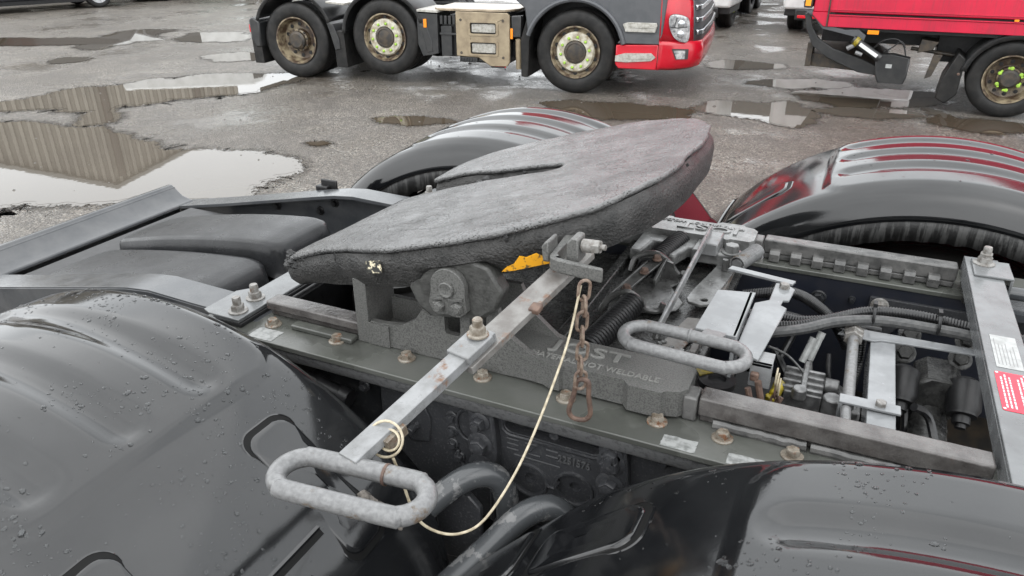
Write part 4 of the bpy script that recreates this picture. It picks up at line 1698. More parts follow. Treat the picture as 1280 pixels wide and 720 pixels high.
q.add(vv, [tuple(f) for f in res[2]])
q.v = [(x, y, z - .97) for x, y, z in q.v]
gt = q.build('grease_layer', MT['greasetop'], tp, ang=50)
LOCAL.append(gt)
# torn dark crust hanging from the rim
q = M()
random.seed(5)
n = len(outline)
rg = ring3(-.002, -.012)
for i in range(0, n):
    if noise.noise(V(i * .13, 0, 3)) > .2 and random.random() < .3:
        x, y, z = rg[i]
        ln = random.uniform(.006, .02)
        x2, y2_, z2 = rg[(i + 1) % n]
        a = V((x + x2) / 2, (y + y2_) / 2, z)
        c = tm @ a
        r = random.uniform(.002, .005)
        pts = []
        for lat, hh in ((.4, .8), (1, .2), (.9, -.4), (.3, -1)):
            for k in range(6):
                b = 2 * math.pi * k / 6
                pts.append(c + V(math.cos(b) * r * lat * random.uniform(1, 2.2), math.sin(b) * r * lat * random.uniform(.5, 1), hh * ln * .55 * random.uniform(.6, 1.2)))
        q.add(pts, [(j * 6 + k, j * 6 + (k + 1) % 6, j * 6 + 6 + (k + 1) % 6, j * 6 + 6 + k) for j in range(3) for k in range(6)])
for i in range(46):      # lumps squeezed out at the ramp tips and along the throat
    if i < 22:
        c0 = V(random.uniform(-.47, -.40), -.405 + random.uniform(-.004, .02), random.uniform(-.035, -.002))
    elif i < 34:
        c0 = V(random.uniform(-.42, -.36), random.uniform(.17, .34), random.uniform(-.03, -.004))
    else:
        c0 = V(random.uniform(-.25, .03), .10 + random.uniform(-.03, .02), random.uniform(-.03, -.012))
    c = tm @ c0
    r = random.uniform(.005, .013)
    pts = []
    for lat, hh in ((.35, .75), (.9, .35), (1, -.2), (.5, -.8)):
        for k in range(8):
            b = 2 * math.pi * k / 8
            pts.append(c + V(math.cos(b) * r * lat * random.uniform(.8, 1.5), math.sin(b) * r * lat * random.uniform(.6, 1), hh * r * random.uniform(.6, 1.1)))
    q.add(pts, [(j * 8 + k, j * 8 + (k + 1) % 8, j * 8 + 8 + (k + 1) % 8, j * 8 + 8 + k) for j in range(3) for k in range(8)] + [tuple(range(7, -1, -1))])
q.v = [(x, y, z - .97) for x, y, z in q.v]
cr_ = q.build('grease_crust', MT['crust'], tp, ang=50)
LOCAL.append(cr_)
tag(cr_, kind='stuff')


# reflectors on the skirt
def skirt_patch(name, pts, y, mat):
    q = ML()
    q.prism(pts, 'y', y, y - .0035)
    return q.build(name, mat, FW)


AMB = [(.128, 1.228), (.150, 1.234), (.215, 1.250), (.222, 1.268), (.205, 1.262), (.19, 1.268), (.172, 1.258), (.160, 1.262), (.150, 1.246), (.138, 1.240)]


# --- pedestals
def pedestal(sd):
    def yy(a):
        return sd * a
    q = ML()
    # outer wall with windows
    prof = [(-.235, .988), (-.19, .987), (.0, .987), (.235, .990), (.36, .992), (.36, 1.03), (.262, 1.033), (.214, 1.038), (.165, 1.052), (.128, 1.075), (.105, 1.11), (.095, 1.16), (.06, 1.19), (-.02, 1.19), (-.052, 1.13), (-.068, 1.10), (-.09, 1.068), (-.125, 1.046), (-.175, 1.040), (-.235, 1.040)]
    holes = [rrect(-.020, .016, 1.052, 1.125, .008, 3), rrect(.038, .075, 1.055, 1.12, .008, 3)]
    q.prism(prof, 'y', yy(.432), yy(.418), holes)
    # inner wall
    q.prism([(-.235, .988), (.36, .988), (.36, 1.03), (.25, 1.035), (.19, 1.05), (.14, 1.09), (.11, 1.15), (-.03, 1.15), (-.07, 1.10), (-.12, 1.06), (-.235, 1.06)], 'y', yy(.345), yy(.333))
    q.prism([(-.235, .9885), (.36, .9885), (.36, 1.000), (.02, 1.004), (-.235, 1.004)], 'y', yy(.419), yy(.344))
    # rear end wall
    q.prism([(yy(.436), .987), (yy(.436), 1.135), (yy(.424), 1.142), (yy(.415), 1.125), (yy(.335), 1.12), (yy(.335), .987)], 'x', -.236, -.205)
    q.box(-.206, -.155, min(yy(.437), yy(.415)), max(yy(.437), yy(.415)), .9865, 1.038)
    # front shoe with the lettering
    sh = [(.08, yy(.335)), (.08, yy(.43)), (.20, yy(.438)), (.215, yy(.446)), (.235, yy(.446)), (.24, yy(.438)), (.36, yy(.438)), (.372, yy(.452)), (.432, yy(.452)), (.440, yy(.442)), (.462, yy(.436)), (.474, yy(.42)), (.474, yy(.350)), (.464, yy(.335))]
    q.prism(sh, 'z', .992, 1.046)
    q.box(.01, .025, min(yy(.42), yy(.345)), max(yy(.42), yy(.345)), 1.0, 1.12)
    pd = q.build('pedestal', MT['cast'] if sd < 0 else MT['castsheen'], FW, bevel=.005, seg=3)
    # raised lettering
    rot = Matrix.Rotation(0 if sd < 0 else math.pi, 4, 'Z')

    def place(x, y, z):
        return Matrix.Translation((x, y, z - .97)) @ rot
    lm = MT['letter'] if sd < 0 else MT['castsheen']
    if sd < 0:
        a = text('lettering', 'JOST', .048, .0026, lm, pd, place(.195, -.388, 1.0465), 1.5)
        b = text('lettering', 'MATERIAL NOT WELDABLE', .0225, .0014, lm, pd, place(.165, -.424, 1.0465), .92)
    else:
        a = text('lettering', 'JOST', .052, .0026, lm, pd, place(.43, .402, 1.0465), 1.5)
        b = text('lettering', 'MATERIAL NOT WELDABLE', .0225, .0014, lm, pd, place(.44, .422, 1.0465), .95)
    # pivot lug and cap
    q = ML()
    q.prism([(-.075, 1.165), (-.055, 1.125), (-.03, 1.108), (.085, 1.125), (.115, 1.15), (.13, 1.19), (.10, 1.235), (.04, 1.25), (-.01, 1.245), (-.04, 1.21)], 'y', yy(.433), yy(.470))
    q.build('pivot_lug', MT['castdark2'], pd, bevel=.006)
    q = ML()
    cap = [(.022 + .037 * math.cos(a), 1.186 + .039 * math.sin(a)) for a in [R(-10 + 200 * i / 14) for i in range(15)]]
    cap += [(-.020, 1.15), (-.012, 1.132), (.0, 1.126), (.02, 1.131), (.034, 1.128), (.05, 1.13), (.062, 1.142)]
    q.prism(cap, 'y', yy(.4705), yy(.486))
    cp_ = q.build('pivot_cap', MT['cast'], pd, bevel=.003)
    q = ML()
    q.lathe((.02, yy(.486), 1.183), (0, sd, 0), [(.016, 0), (.016, .003), (.014, .005), (.012, .004)], 20)
    q.build('pivot_pin', MT['cast'], pd)
    for x, z in ((.004, 1.147), (.044, 1.150)):
        q = ML()
        q.hexa((x, yy(.486), z), (0, sd, 0), .0125, .011)
        q.lathe((x, yy(.497), z), (0, sd, 0), [(.0085, 0), (.0075, .002)], 12)
        q.build('bolt', MT['cast'], pd)
        q = ML()
        q.bar((x - .016, yy(.4885), z + .015), (x + .012, yy(.4885), z + .02), .004, .01, (0, 1, 0))
        q.build('lock_tab', MT['cast'], pd)
    return pd


MT['castdark2'] = mk('pivot_casting', (.055, .055, .052), .5, col2=(.03, .03, .028), cs=60, bump=.5, bs=140, bd=.003)
ped_near = pedestal(-1)
ped_far = pedestal(1)

# reflectors: on the near skirt, following it
q = ML()
amber = [(.128, 1.236), (.150, 1.240), (.215, 1.258), (.222, 1.276), (.205, 1.270), (.19, 1.275), (.172, 1.266), (.160, 1.268), (.150, 1.252), (.138, 1.246)]
q.prism(amber, 'y', -.462, -.466, mat=Matrix.Translation((.16, -.462, 0)) @ Matrix.Rotation(R(17), 4, 'Z') @ Matrix.Translation((-.16, .462, 0)))
ref = q.build('reflector', MT['reflector'], FW)
q = ML()
q.prism([(-.165, 1.178), (-.128, 1.187), (-.130, 1.212), (-.167, 1.203)], 'y', -.474, -.478, mat=Matrix.Translation((-.15, -.474, 0)) @ Matrix.Rotation(R(-8), 4, 'Z') @ Matrix.Translation((.15, .474, 0)))
q.build('reflector', MT['whiterefl'], FW)

# --- slide plate between the pedestals with springs and levers
q = ML()
q.box(.17, .46, -.335, .335, .955, .975)
q.box(-.20, .17, -.335, .335, .93, .95)
q.box(.15, .175, -.335, .335, .95, 1.0)
sp = q.build('slide_plate', MT['castdark'], FW, bevel=.004)
q = ML()
q.prism([(.18, .20), (.18, .335), (.36, .335), (.36, .29), (.32, .27), (.30, .20), (.27, .20), (.25, .28), (.22, .28), (.21, .20)], 'z', 1.0, 1.03)
q.box(.33, .44, .25, .335, 1.0, 1.035)
q.build('lock_housing', MT['castsheen'], FW, bevel=.005)


def helix(p0, p1, r, wire, turns, mat, name='spring'):
    p0, p1 = V(*p0), V(*p1)
    d = p1 - p0
    L = d.length
    d.normalize()
    u = d.cross(V(0, 0, 1)).normalized()
    w = d.cross(u)
    pts = []
    n = turns * 14
    for i in range(n + 1):
        a = 2 * math.pi * i / 14
        pts.append(p0 + d * L * i / n + (u * math.cos(a) + w * math.sin(a)) * r)
    q = ML()
    q.tube(pts, wire, 6)
    q.cyl(p0, p1, r * .72, n=12)
    return q.build(name, mat, FW, ang=80)


MT['castmid'] = mk('wet_grey_casting', (.085, .085, .083), .3, col2=(.04, .04, .039), cs=26, rough2=.1, bump=.35, bs=120, bd=.003)
helix((.228, -.275, .990), (.272, -.075, 1.015), .025, .0048, 20, MT['black'])
helix((.245, .13, 1.012), (.285, .33, 1.024), .024, .0048, 20, MT['black'])
helix((.458, .175, 1.045), (.492, .27, 1.05), .0185, .0022, 20, MT['galv'])
# spring yoke plates
q = ML()
q.prism([(.215, .18), (.235, .21), (.26, .205), (.30, .20), (.325, .17), (.335, .13), (.32, .10), (.345, .06), (.37, .02), (.36, -.02), (.32, -.05), (.28, -.06), (.25, -.09), (.22, -.10), (.205, -.06), (.215, .02), (.208, .10)], 'z', .985, .993)
q.build('rocker_plate', MT['castmid'], FW, bevel=.004)
q = ML()
q.tube(smooth_path([(.205, .13, 1.0), (.21, .145, 1.03), (.235, .15, 1.045), (.265, .15, 1.05), (.295, .15, 1.035), (.32, .145, 1.01), (.335, .14, 1.005), (.34, .13, 1.02)], 6), .007, 8)
q.prism([(.21, .99), (.33, .99), (.31, 1.035), (.265, 1.048), (.225, 1.035)], 'y', .138, .148)
q.build('spring_yoke', MT['castmid'], FW)
q = ML()
q.tube(smooth_path([(.20, -.10, .99), (.215, -.08, 1.02), (.25, -.068, 1.038), (.28, -.065, 1.025), (.295, -.06, 1.0), (.325, -.05, .995), (.335, -.045, 1.015)], 6), .007, 8)
q.build('spring_yoke', MT['castmid'], FW)
q = ML()
q.bar((.215, -.03, 1.005), (.272, .15, 1.035), .03, .006)
q.bar((.20, -.06, 1.0), (.255, .17, 1.03), .006, .02)
q.bar((.285, .06, 1.01), (.29, .15, 1.035), .008, .02)
q.build('lock_link', MT['castmid'], FW, bevel=.002)
for p in ((.27, .135, 1.04), (.255, .075, 1.027), (.235, -.005, 1.013)):
    q = ML()
    q.hexa(p, (0, 0, 1), .009, .009, .012)
    q.build('bolt', MT['rust'], FW)
q = ML()
q.box(.355, .40, .225, .32, 1.035, 1.068)
q.bar((.366, .31, 1.075), (.37, -.23, 1.055), .008, .024)
q.build('lock_lever', MT['steel'], FW, bevel=.003)
q = ML()
q.prism([(.372, .03), (.38, .012), (.41, .004), (.43, .02), (.435, .08), (.455, .30), (.41, .33), (.395, .20), (.375, .08)], 'z', .996, 1.003, [circle2(.412, .035, .009, 12)])
q.build('lock_strip', MT['castsheen'], FW, bevel=.0015)
q = ML()
q.prism([(.36, -.20), (.41, -.19), (.44, -.02), (.39, -.03)], 'z', .978, .984)
q.box(.43, .445, -.2, .33, .976, .995)
q.build('lock_strip', MT['steelrust'], FW, bevel=.0015)
q = ML()
q.hexa((.43, .272, 1.035), (0, 0, 1), .02, .018, .026)
q.cyl((.41, .30, 1.035), (.41, .30, 1.06), .008, n=10)
q.cyl((.425, .22, 1.005), (.425, .22, 1.035), .007, n=10)
q.build('bolt', MT['castsheen'], FW)
q = ML()
for _ in range(26):
    x, y = random.uniform(.30, .44), random.uniform(-.30, -.12)
    q.lathe((x, y, .974), (0, 0, 1), [(random.uniform(.006, .016), 0), (.006, random.uniform(.006, .016))], 6)
q.build('mud_clod', MT['castsheen'], FW)['kind'] = 'stuff'
q = ML()
q.lathe((.505, -.285, .985), (0, 0, 1), [(.036, 0), (.036, .012), (.018, .013), (.017, .008)], 24)
q.build('thrust_washer', MT['black'], FW)
q = ML()
q.prism([(.46, -.27), (.50, -.245), (.50, -.262), (.472, -.29)], 'z', .998, 1.0)
q.build('yellow_tab', MT['yellow'], FW)

# --- slide release lever: bracket, strap, grip
q = ML()
q.prism([(.448, -.270), (.456, -.078), (.533, -.060), (.526, -.272)], 'z', 1.082, 1.09)
q.prism([(-.272, 1.09), (-.060, 1.09), (-.10, 1.02), (-.272, .995)], 'x', .520, .528)
q.prism([(.534, -.06), (.560, -.034), (.562, .06), (.588, .062), (.606, .042), (.600, -.02), (.588, -.024), (.586, -.05), (.60, -.06), (.575, -.30), (.53, -.275)], 'z', 1.060, 1.066)
sb = q.build('lever_bracket', MT['bracket'], FW, bevel=.0015)
q = ML()
q.bar((.45, .125, 1.055), (.60, .085, 1.06), .022, .006)
q.build('lever_strap', MT['bracket'], FW, bevel=.001)
q = ML()
q.hexa((.583, .04, 1.066), (0, 0, 1), .0115, .011)
q.build('bolt', MT['zinc'], FW)
q = ML()
st2 = stadium(0, 0, .225, .082, 9)
am = R(-4)
path = [(.449 + x * math.cos(am) - y * math.sin(am), -.378 + x * math.sin(am) + y * math.cos(am), 1.108) for x, y in st2]
q.tube(smooth_path(path, 2, True), .0118, 14, True)
g2 = q.build('grip', MT['galv'], FW)
q = ML()
q.lathe((.452, -.3365, 1.108), (1, -.07, 0), [(.0132, -.003), (.0142, 0), (.0132, .003)], 14, cap=False)
q.bar((.48, -.335, 1.10), (.49, -.26, 1.085), .04, .008)
q.build('weld_bead', MT['galv'], g2)
q = ML()
q.prism(rrect(.563, .603, -.30, -.291, .003, 3), 'z', 1.008, 1.058)
q.box(.564, .602, -.30, -.25, 1.052, 1.058)
hk = q.build('pin_bracket', MT['steel'], FW, bevel=.002)
q = ML()
q.box(.566, .582, -.313, -.301, 1.025, 1.042)
q.build('latch_pin', MT['rust'], FW, bevel=.003)

# --- release handle: flat bar from the plate out to the near side, with its tube grip
A0, A1 = V(.268, -.425, 1.293), V(.148, -.968, 1.178)
q = ML()
mid = A0.lerp(A1, .52)
q.bar(tuple(mid - (A1 - A0).normalized() * .02), tuple(A1), .032, .017)
rh = q.build('release_handle', MT['steel'], FW, bevel=.0012)
q = ML()
lo_ = V(.0, .0, -.014)
a_, b_ = A0 + lo_, A0.lerp(A1, .60) + lo_
q.bar(tuple(a_), tuple(b_), .044, .013)
q.build('handle_inner_bar', MT['steelrust'], rh, bevel=.0012)
q = ML()
dv = (A1 - A0).normalized()
sdv = dv.cross(V(0, 0, 1)).normalized()
pb = A0.lerp(A1, .56)
q.bar(tuple(pb - dv * .03 + V(0, 0, .006)), tuple(pb + dv * .03 + V(0, 0, .006)), .042, .014)
q.build('clamp_block', MT['steel'], rh, bevel=.002)
q = ML()
q.hexa(tuple(pb - dv * .018 + V(0, 0, .014)), (0, 0, 1), .0125, .012, .017)
q.lathe(tuple(pb - dv * .018 + V(0, 0, .026)), (0, 0, 1), [(.008, 0), (.008, .014), (.006, .016)], 12)
q.build('bolt', MT['rustbolt'], rh)
q = ML()
q.bar(tuple(A0.lerp(A1, .30) - sdv * .021 + V(0, 0, -.008)), tuple(A0.lerp(A1, .335) - sdv * .024 + V(0, 0, -.008)), .018, .010)
q.build('stop_tab', MT['rust'], rh, bevel=.002)
gx, gy, ga = .172, -.998, R(5)
q = ML()
stp = stadium(0, 0, .205, .066, 9)
path = [(gx + x * math.cos(ga) - y * math.sin(ga), gy + x * math.sin(ga) + y * math.cos(ga), 1.172 + .02 * x) for x, y in stp]
q.tube(smooth_path(path, 2, True), .0128, 16, True)
gr = q.build('grip', MT['galv'], rh)
q = ML()
q.lathe((gx + .03, gy + .0355, 1.172), (1, .087, 0), [(.0132, -.0022), (.0144, -.0018), (.0144, .0018), (.0132, .0022)], 16, cap=False)
q.build('weld_bead', MT['rust'], gr)
# slotted bracket on the plate skirt holding the handle
q = ML()
q.prism([(.235, -.505), (.226, -.40), (.242, -.40), (.246, -.497), (.258, -.512), (.335, -.522), (.337, -.531), (.255, -.523), (.24, -.515)], 'z', 1.278, 1.302)
q.prism([(.262, 1.29), (.262, 1.324), (.270, 1.333), (.282, 1.332), (.285, 1.29)], 'y', -.50, -.462)
q.prism([(.222, 1.285), (.219, 1.312), (.226, 1.322), (.232, 1.322), (.234, 1.285)], 'y', -.505, -.462)
hb = q.build('handle_bracket', MT['cast'], FW, bevel=.003)
q = ML()
q.cyl((.286, -.482, 1.317), (.304, -.484, 1.319), .0115, n=16)
q.hexa((.304, -.484, 1.319), (1, -.1, .1), .0125, .013)
q.cyl((.316, -.485, 1.32), (.326, -.486, 1.321), .005, n=10)
q.build('bolt', MT['zinc'], FW)

# ------------------------------------------------------------------ hanging chain, lanyard, spring hook
CX, CY = .312, -.545
CHN = empty('safety_chain', (CX, CY, 1.0))
tag(CHN, 'rusty short-link chain with a pear-shaped snap hook hanging under the release handle', 'chain')
zt, LL = 1.288, .042
link = None
i = 0
while zt - LL > 1.062:
    zc = zt - LL / 2
    if link is None:
        q = M()
        pts = [(x, 0, y) for y, x in stadium(0, 0, LL - .006, .019, 7)]
        q.tube(pts, .0029, 8, True)
        link = q.build('link', MT['chain'], CHN)
        o = link
    else:
        o = link.copy()
        COL.objects.link(o)
        o.parent = CHN
    o.location = (.0015 * math.sin(i * 2.1), 0, zc - 1.0)
    o.rotation_euler = (0, R(random.uniform(-4, 4)), R(35 + 90 * (i % 2) + random.uniform(-12, 12)))
    zt -= LL - .0135
    i += 1
q = M()
pear = [(0, .084), (.009, .080), (.0115, .070), (.013, .05), (.018, .025), (.0185, .012), (.012, .002), (0, -.001), (-.012, .002), (-.0185, .012), (-.018, .025), (-.013, .05), (-.0115, .070), (-.009, .080)]
q.tube(smooth_path([(x, 0, z) for x, z in pear], 3, True), .0045, 10, True)
o = q.build('snap_hook', MT['rust'], CHN)
o.location = (0, 0, zt - 1.0 + .006 - .084 + .004)
o.rotation_euler = (0, R(3), R(12))

WIRE = [(0.306, -0.545, 1.275), (0.302, -0.58, 1.198), (0.3, -0.63, 1.15), (0.293, -0.7, 1.086), (0.287, -0.77, 1.046), (0.269, -0.83, 1.009), (0.244, -0.86, 0.999), (0.216, -0.88, 1.01), (0.198, -0.9, 1.048), (0.194, -0.92, 1.127), (0.189, -0.928, 1.168)]
q = M()
q.tube(smooth_path(WIRE, 8), .0021, 8)
LW = q.build('lanyard_wire', MT['wire'])
tag(LW, 'thin cream wire lanyard looping from the chain down to the handle', 'wire')
q = M()
for r, dx in ((.026, 0), (.015, .006)):
    q.tube([(.172 + dx + r * math.cos(a), -.918 + r * .5 * math.sin(a), 1.187 + r * .75 * math.sin(a)) for a in [2 * math.pi * k / 24 for k in range(24)]], .0019, 6, True)
q.build('split_ring', MT['wire'], LW)
q = M()
q.bar((.178, -.925, 1.182), (.185, -.890, 1.19), .008, .016)
q.build('wooden_peg', MT['rustbolt'], LW)

q = M()
q.tube(smooth_path([(.582, -.315, 1.03), (.592, -.318, .995), (.603, -.322, .962), (.612, -.31, .955), (.618, -.29, .965), (.625, -.28, .985)], 5), .0065, 8)
q.tube(smooth_path([(.567, -.33, 1.02), (.580, -.335, .985), (.598, -.33, .958), (.61, -.318, .953)], 5), .006, 8)
SH = q.build('spring_hook', MT['rust'])
tag(SH, 'rust-brown spring hook with wire loop hanging beside the slide lever grip', 'hook')
q = M()
for k in range(3):
    q.tube([(.612 + .004 * k, -.295 + .010 * math.cos(a), 1.035 - .010 * k + .018 * math.sin(a)) for a in [2 * math.pi * j / 16 for j in range(16)]], .0018, 6, True)
q.build('wire_loop', MT['wire'], SH)
for k in range(3):
    q = M()
    q.tube([(.616 + .007 * math.cos(a) * (1 if k % 2 else .3), -.296 + .007 * math.cos(a) * (.3 if k % 2 else 1), 1.005 - .022 * k + .015 * math.sin(a)) for a in [2 * math.pi * j / 14 for j in range(14)]], .0024, 6, True)
    q.build('link', MT['rust'], SH)


# ------------------------------------------------------------------ lorry wheels
def wheel_nuts(c, d, rad, n, r, mat, parent, name='wheel_nut'):
    for i in range(n):
        a = 2 * math.pi * i / n + .15
        q = M()
        p = V(*c) + V(math.cos(a) * rad, 0, math.sin(a) * rad)
        q.lathe(p, d, [(r, 0), (r, r * .9), (r * .6, r * 1.3)], 8)
        q.build(name, mat, parent)


def lorry_wheel(par, x, y, z, r, w, kind, name='wheel'):
    """outside faces -y; y is the outer face of the tyre"""
    rr = r * .60
    q = M()
    if kind == 'drive':          # dished rim
        q.lathe((x, y, z), (0, 1, 0), [(rr * 1.02, .015), (rr * 1.04, .0), (rr * .98, .0), (rr * .95, .03), (rr * .9, .10), (rr * .84, .13), (rr * .55, .145), (rr * .50, .14), (rr * .48, .07), (rr * .40, .055), (.001, .055)], 40, cap=False)
        rim = q.build(name, MT['rim'], par)
    else:
        q.lathe((x, y, z), (0, 1, 0), [(rr * 1.02, .015), (rr * 1.04, .0), (rr * .98, .0), (rr * .93, .05), (rr * .86, .06), (rr * .80, .035), (rr * .72, .012)], 40, cap=False)
        rim = q.build(name, MT['rim'], par)
        q = M()
        q.lathe((x, y, z), (0, 1, 0), [(rr * .80, .03), (rr * .74, .006), (rr * .48, .004), (rr * .45, .02)], 40, cap=False)
        q.build('rim_disc', MT['rimpale'], rim)
        q = M()
        q.lathe((x, y, z), (0, 1, 0), [(rr * .46, .03), (rr * .44, .0), (rr * .36, -.005), (rr * .34, .004), (rr * .18, -.004), (.001, -.004)], 28, cap=False)
        q.build('hub', MT['rimdark'], rim)
    if kind == 'drive':
        q = M()
        q.lathe((x, y + .055, z), (0, 1, 0), [(rr * .42, .0), (rr * .40, -.03), (rr * .30, -.05), (.001, -.05)], 24, cap=False)
        q.build('hub', MT['rimdark'], rim)
    q = M()
    q.lathe((x, y + w / 2, z), (0, 1, 0), tyre_prof(r, w, rr), 64, cap=False)
    q.build('tyre', MT['rubber'], rim, ang=50)
    # ventilation holes
    nh = 10
    for i in range(nh):
        a = 2 * math.pi * (i + .5) / nh
        rad = rr * (.70 if kind == 'drive' else .84)
        q = M()
        p = V(x + math.cos(a) * rad, y + (.132 if kind == 'drive' else .045), z + math.sin(a) * rad)
        q.lathe(p, (0, -1, 0), [(rr * .085, -.004), (rr * .085, .004), (.001, .0045)], 12, cap=False)
        q.build('vent_hole', MT['black'], rim)
    nut_y = y + (.05 if kind == 'drive' else .006)
    if kind == 'drive':
        wheel_nuts((x, nut_y + .02, z), (0, -1, 0), rr * .47, 10, .014, MT['rimdark'], rim)
    else:
        wheel_nuts((x, nut_y, z), (0, -1, 0), rr * .60, 10, .0165, MT['nutgreen'], rim, 'nut_indicator')
    return rim


# ------------------------------------------------------------------ red and grey three-axle tractor across the yard
A = empty('truck_tractor', (-2.469, 6.925, 0), R(7.14))
tag(A, 'red and grey three-axle tractor unit parked across the yard, middle axle lifted', 'truck')
lorry_wheel(A, -3.756, 0, .475, .475, .30, 'drive')
lorry_wheel(A, -2.46, 0, .56, .465, .30, 'front')
lorry_wheel(A, 0, 0, .475, .478, .32, 'front')
for x, z in ((-3.756, .475), (-2.46, .56), (0, .475)):
    q = M()
    q.lathe((x, 2.1, z), (0, 1, 0), tyre_prof(.475, .3, .285), 40, cap=False)
    q.build('tyre', MT['rubber'], A, ang=50)
    q = M()
    q.lathe((x, 2.2, z), (0, 1, 0), [(.285, 0), (.2, -.05), (.001, -.05)], 30, cap=False)
    q.build('wheel_disc', MT['rimdark'], A, ang=50)
    if x < -.1:
        for yy_ in (.52, 1.78):
            q = M()
            q.lathe((x, yy_, z), (0, 1, 0), tyre_prof(.475, .3, .285), 40, cap=False)
            q.build('tyre', MT['rubber'], A, ang=50)
# rear mudguards with flaps
for cx, a0, a1, z0 in ((-3.756, 22, 158, .50), (-2.46, 24, 172, .52)):
    rows = []
    for i in range(29):
        a = R(a0 + (a1 - a0) * i / 28)
        sq = 1 + .05 * abs(math.sin(2 * a))
        r0 = .575 * sq
        x, z = cx + math.cos(a) * r0, z0 + math.sin(a) * r0
        xi, zi = cx + math.cos(a) * r0 * .93, z0 + math.sin(a) * r0 * .93
        rows.append([(xi, -.035, zi), (x, -.035, z), (x + .0, -.02, z + .012), (x, .25, z + .02), (x, .6, z + .015), (xi, .62, zi)])
    q = M()
    q.grid(rows)
    o = q.build('mudguard', MT['darkcab'], A, ang=50)
    md = o.modifiers.new('t', 'SOLIDIFY')
    md.thickness = .012
    q = M()
    q.prism([(cx + .50, z0 + .22), (cx + .59, z0 + .20), (cx + .66, z0 + .02), (cx + .67, z0 - .10), (cx + .59, z0 - .12), (cx + .55, z0 + .05)], 'y', -.035, .5)
    q.build('guard_skirt', MT['darkcab'], o, .008)
for x0, x1, zt_, zb in ((-4.40, -4.33, .58, .17), (-3.16, -3.07, .62, .17)):
    q = M()
    q.prism([(x0 - .02, zt_), (x1 + .04, zt_), (x1 + .06, zb), (x0 - .01, zb)], 'y', -.02, .55)
    q.build('mud_flap', MT['rubber'], A, .006)
q = M()
q.prism([(-4.42, .72), (-4.36, .76), (-4.26, .70), (-4.27, .38), (-4.36, .38), (-4.41, .50)], 'y', -.04, .52)
q.build('guard_end', MT['darkcab'], A, .02)
q = M()
q.box(-4.45, -4.415, 0, .1, .56, .66)
q.build('tail_lamp', MT['redlens'], A, .008)
q = M()
q.prism([(-3.24, .95), (-2.98, .93), (-2.98, .955), (-3.24, .975)], 'y', -.03, .55)
q.build('guard_bridge', MT['stepalu'], A, .004)
q = M()
q.prism([(-1.98, .885), (-1.70, .875), (-1.70, .905), (-1.98, .91)], 'y', -.05, .55)
q.build('guard_bridge', MT['stepalu'], A, .004)
q = M()
q.prism([(-1.99, .87), (-1.72, .86), (-1.72, .40), (-1.80, .38), (-1.93, .36), (-1.99, .5)], 'y', -.03, .4)
q.build('side_box', MT['darkcab'], A, .01)
q = M()
q.box(-1.90, -1.86, -.045, -.03, .70, .80)
q.build('marker_lamp', MT['amber'], A, .004)
# chassis
q = M()
q.box(-4.35, 1.0, .82, .90, .62, .86)
q.box(-4.35, 1.0, 1.50, 1.58, .62, .86)
q.box(-4.3, .9, .6, 1.8, .42, .62)
q.box(-1.70, -1.50, .05, .8, .36, .82)
q.build('chassis', MT['black'], A, .005)
q = M()
for k in range(4):
    q.box(-1.70 + k * .055, -1.665 + k * .055, -.0, .05, .74, .84)
q.box(-1.70, -1.48, -.02, .02, .62, .645)
q.box(-1.69, -1.55, .0, .05, .37, .72)
q.build('filter_rack', MT['darkcab'], A, .004)
# battery/tank cover with two windows
q = M()
q.prism([(-1.485, .895), (-.83, .89), (-.80, .86), (-.80, .33), (-.83, .28), (-1.05, .275), (-1.20, .37), (-1.485, .38)], 'y', -.02, .02,
        [rrect(-1.305, -.965, .645, .775, .02, 4), rrect(-1.305, -.965, .41, .55, .02, 4)])
tk = q.build('tank_cover', MT['tank'], A, .008)
for z0, z1 in ((.645, .775), (.41, .55)):
    q = M()
    q.prism(rrect(-1.33, -.94, z0 - .022, z1 + .022, .03, 4), 'y', -.028, -.0205, [rrect(-1.30, -.97, z0 + .003, z1 - .003, .018, 4)])
    q.build('window_frame', MT['tank'], tk, .003)
    q = M()
    q.prism(rrect(-1.305, -.965, z0 + .004, z1 - .004, .018, 4), 'y', .012, .019)
    q.build('window_gasket', MT['black'], tk)
    q = M()
    q.prism(rrect(-1.285, -.985, z0 + .018, z1 - .018, .012, 4), 'y', -.004, .0115)
    q.build('window_panel', MT['stepalu'], tk)
for x, z in ((-1.42, .80), (-.88, .80), (-.88, .38), (-1.42, .42)):
    q = M()
    q.lathe((x, -.02, z), (0, -1, 0), [(.016, -.002), (.016, .003), (.008, .0035), (.001, -.001)], 14, cap=False)
    q.build('fastener', MT['rimdark'], tk)
q = M()
q.box(-1.47, -.82, .03, .7, .30, .88)
q.build('tank_body', MT['darkcab'], A, .02)
q = M()
q.prism([(-1.72, -.01), (-.86, -.015), (-.74, .18), (-.74, .75), (-1.80, .75), (-1.80, .10)], 'z', .90, .925)
q.build('deck_plate', MT['tanktop'], A, .006)
q = M()
q.box(-1.45, -1.22, -.01, .05, .31, .372)
for k in range(6):
    q.box(-1.44 + k * .035, -1.425 + k * .035, -.02, -.008, .315, .365)
q.box(-1.05, -.87, .0, .03, .255, .27)
q.build('step_grille', MT['darkcab'], A, .004)
q = M()
q.box(-1.0, -.86, .005, .03, .258, .272)
q.build('hose_end', MT['redlens'], A)
q = M()
q.cyl((-.76, .1, .60), (-.76, .55, .60), .0, .0, n=3)
q.lathe((-.70, .18, .46), (0, 1, 0), [(.15, 0), (.15, .5)], 20)
q.box(-.78, -.66, -.01, .1, .62, .86)
q.build('air_filter', MT['darkcab'], A, .01)
q = M()
q.box(-.79, -.76, -.02, -.008, .60, .72)
q.build('marker_lamp', MT['amber'], A, .003)
q = M()
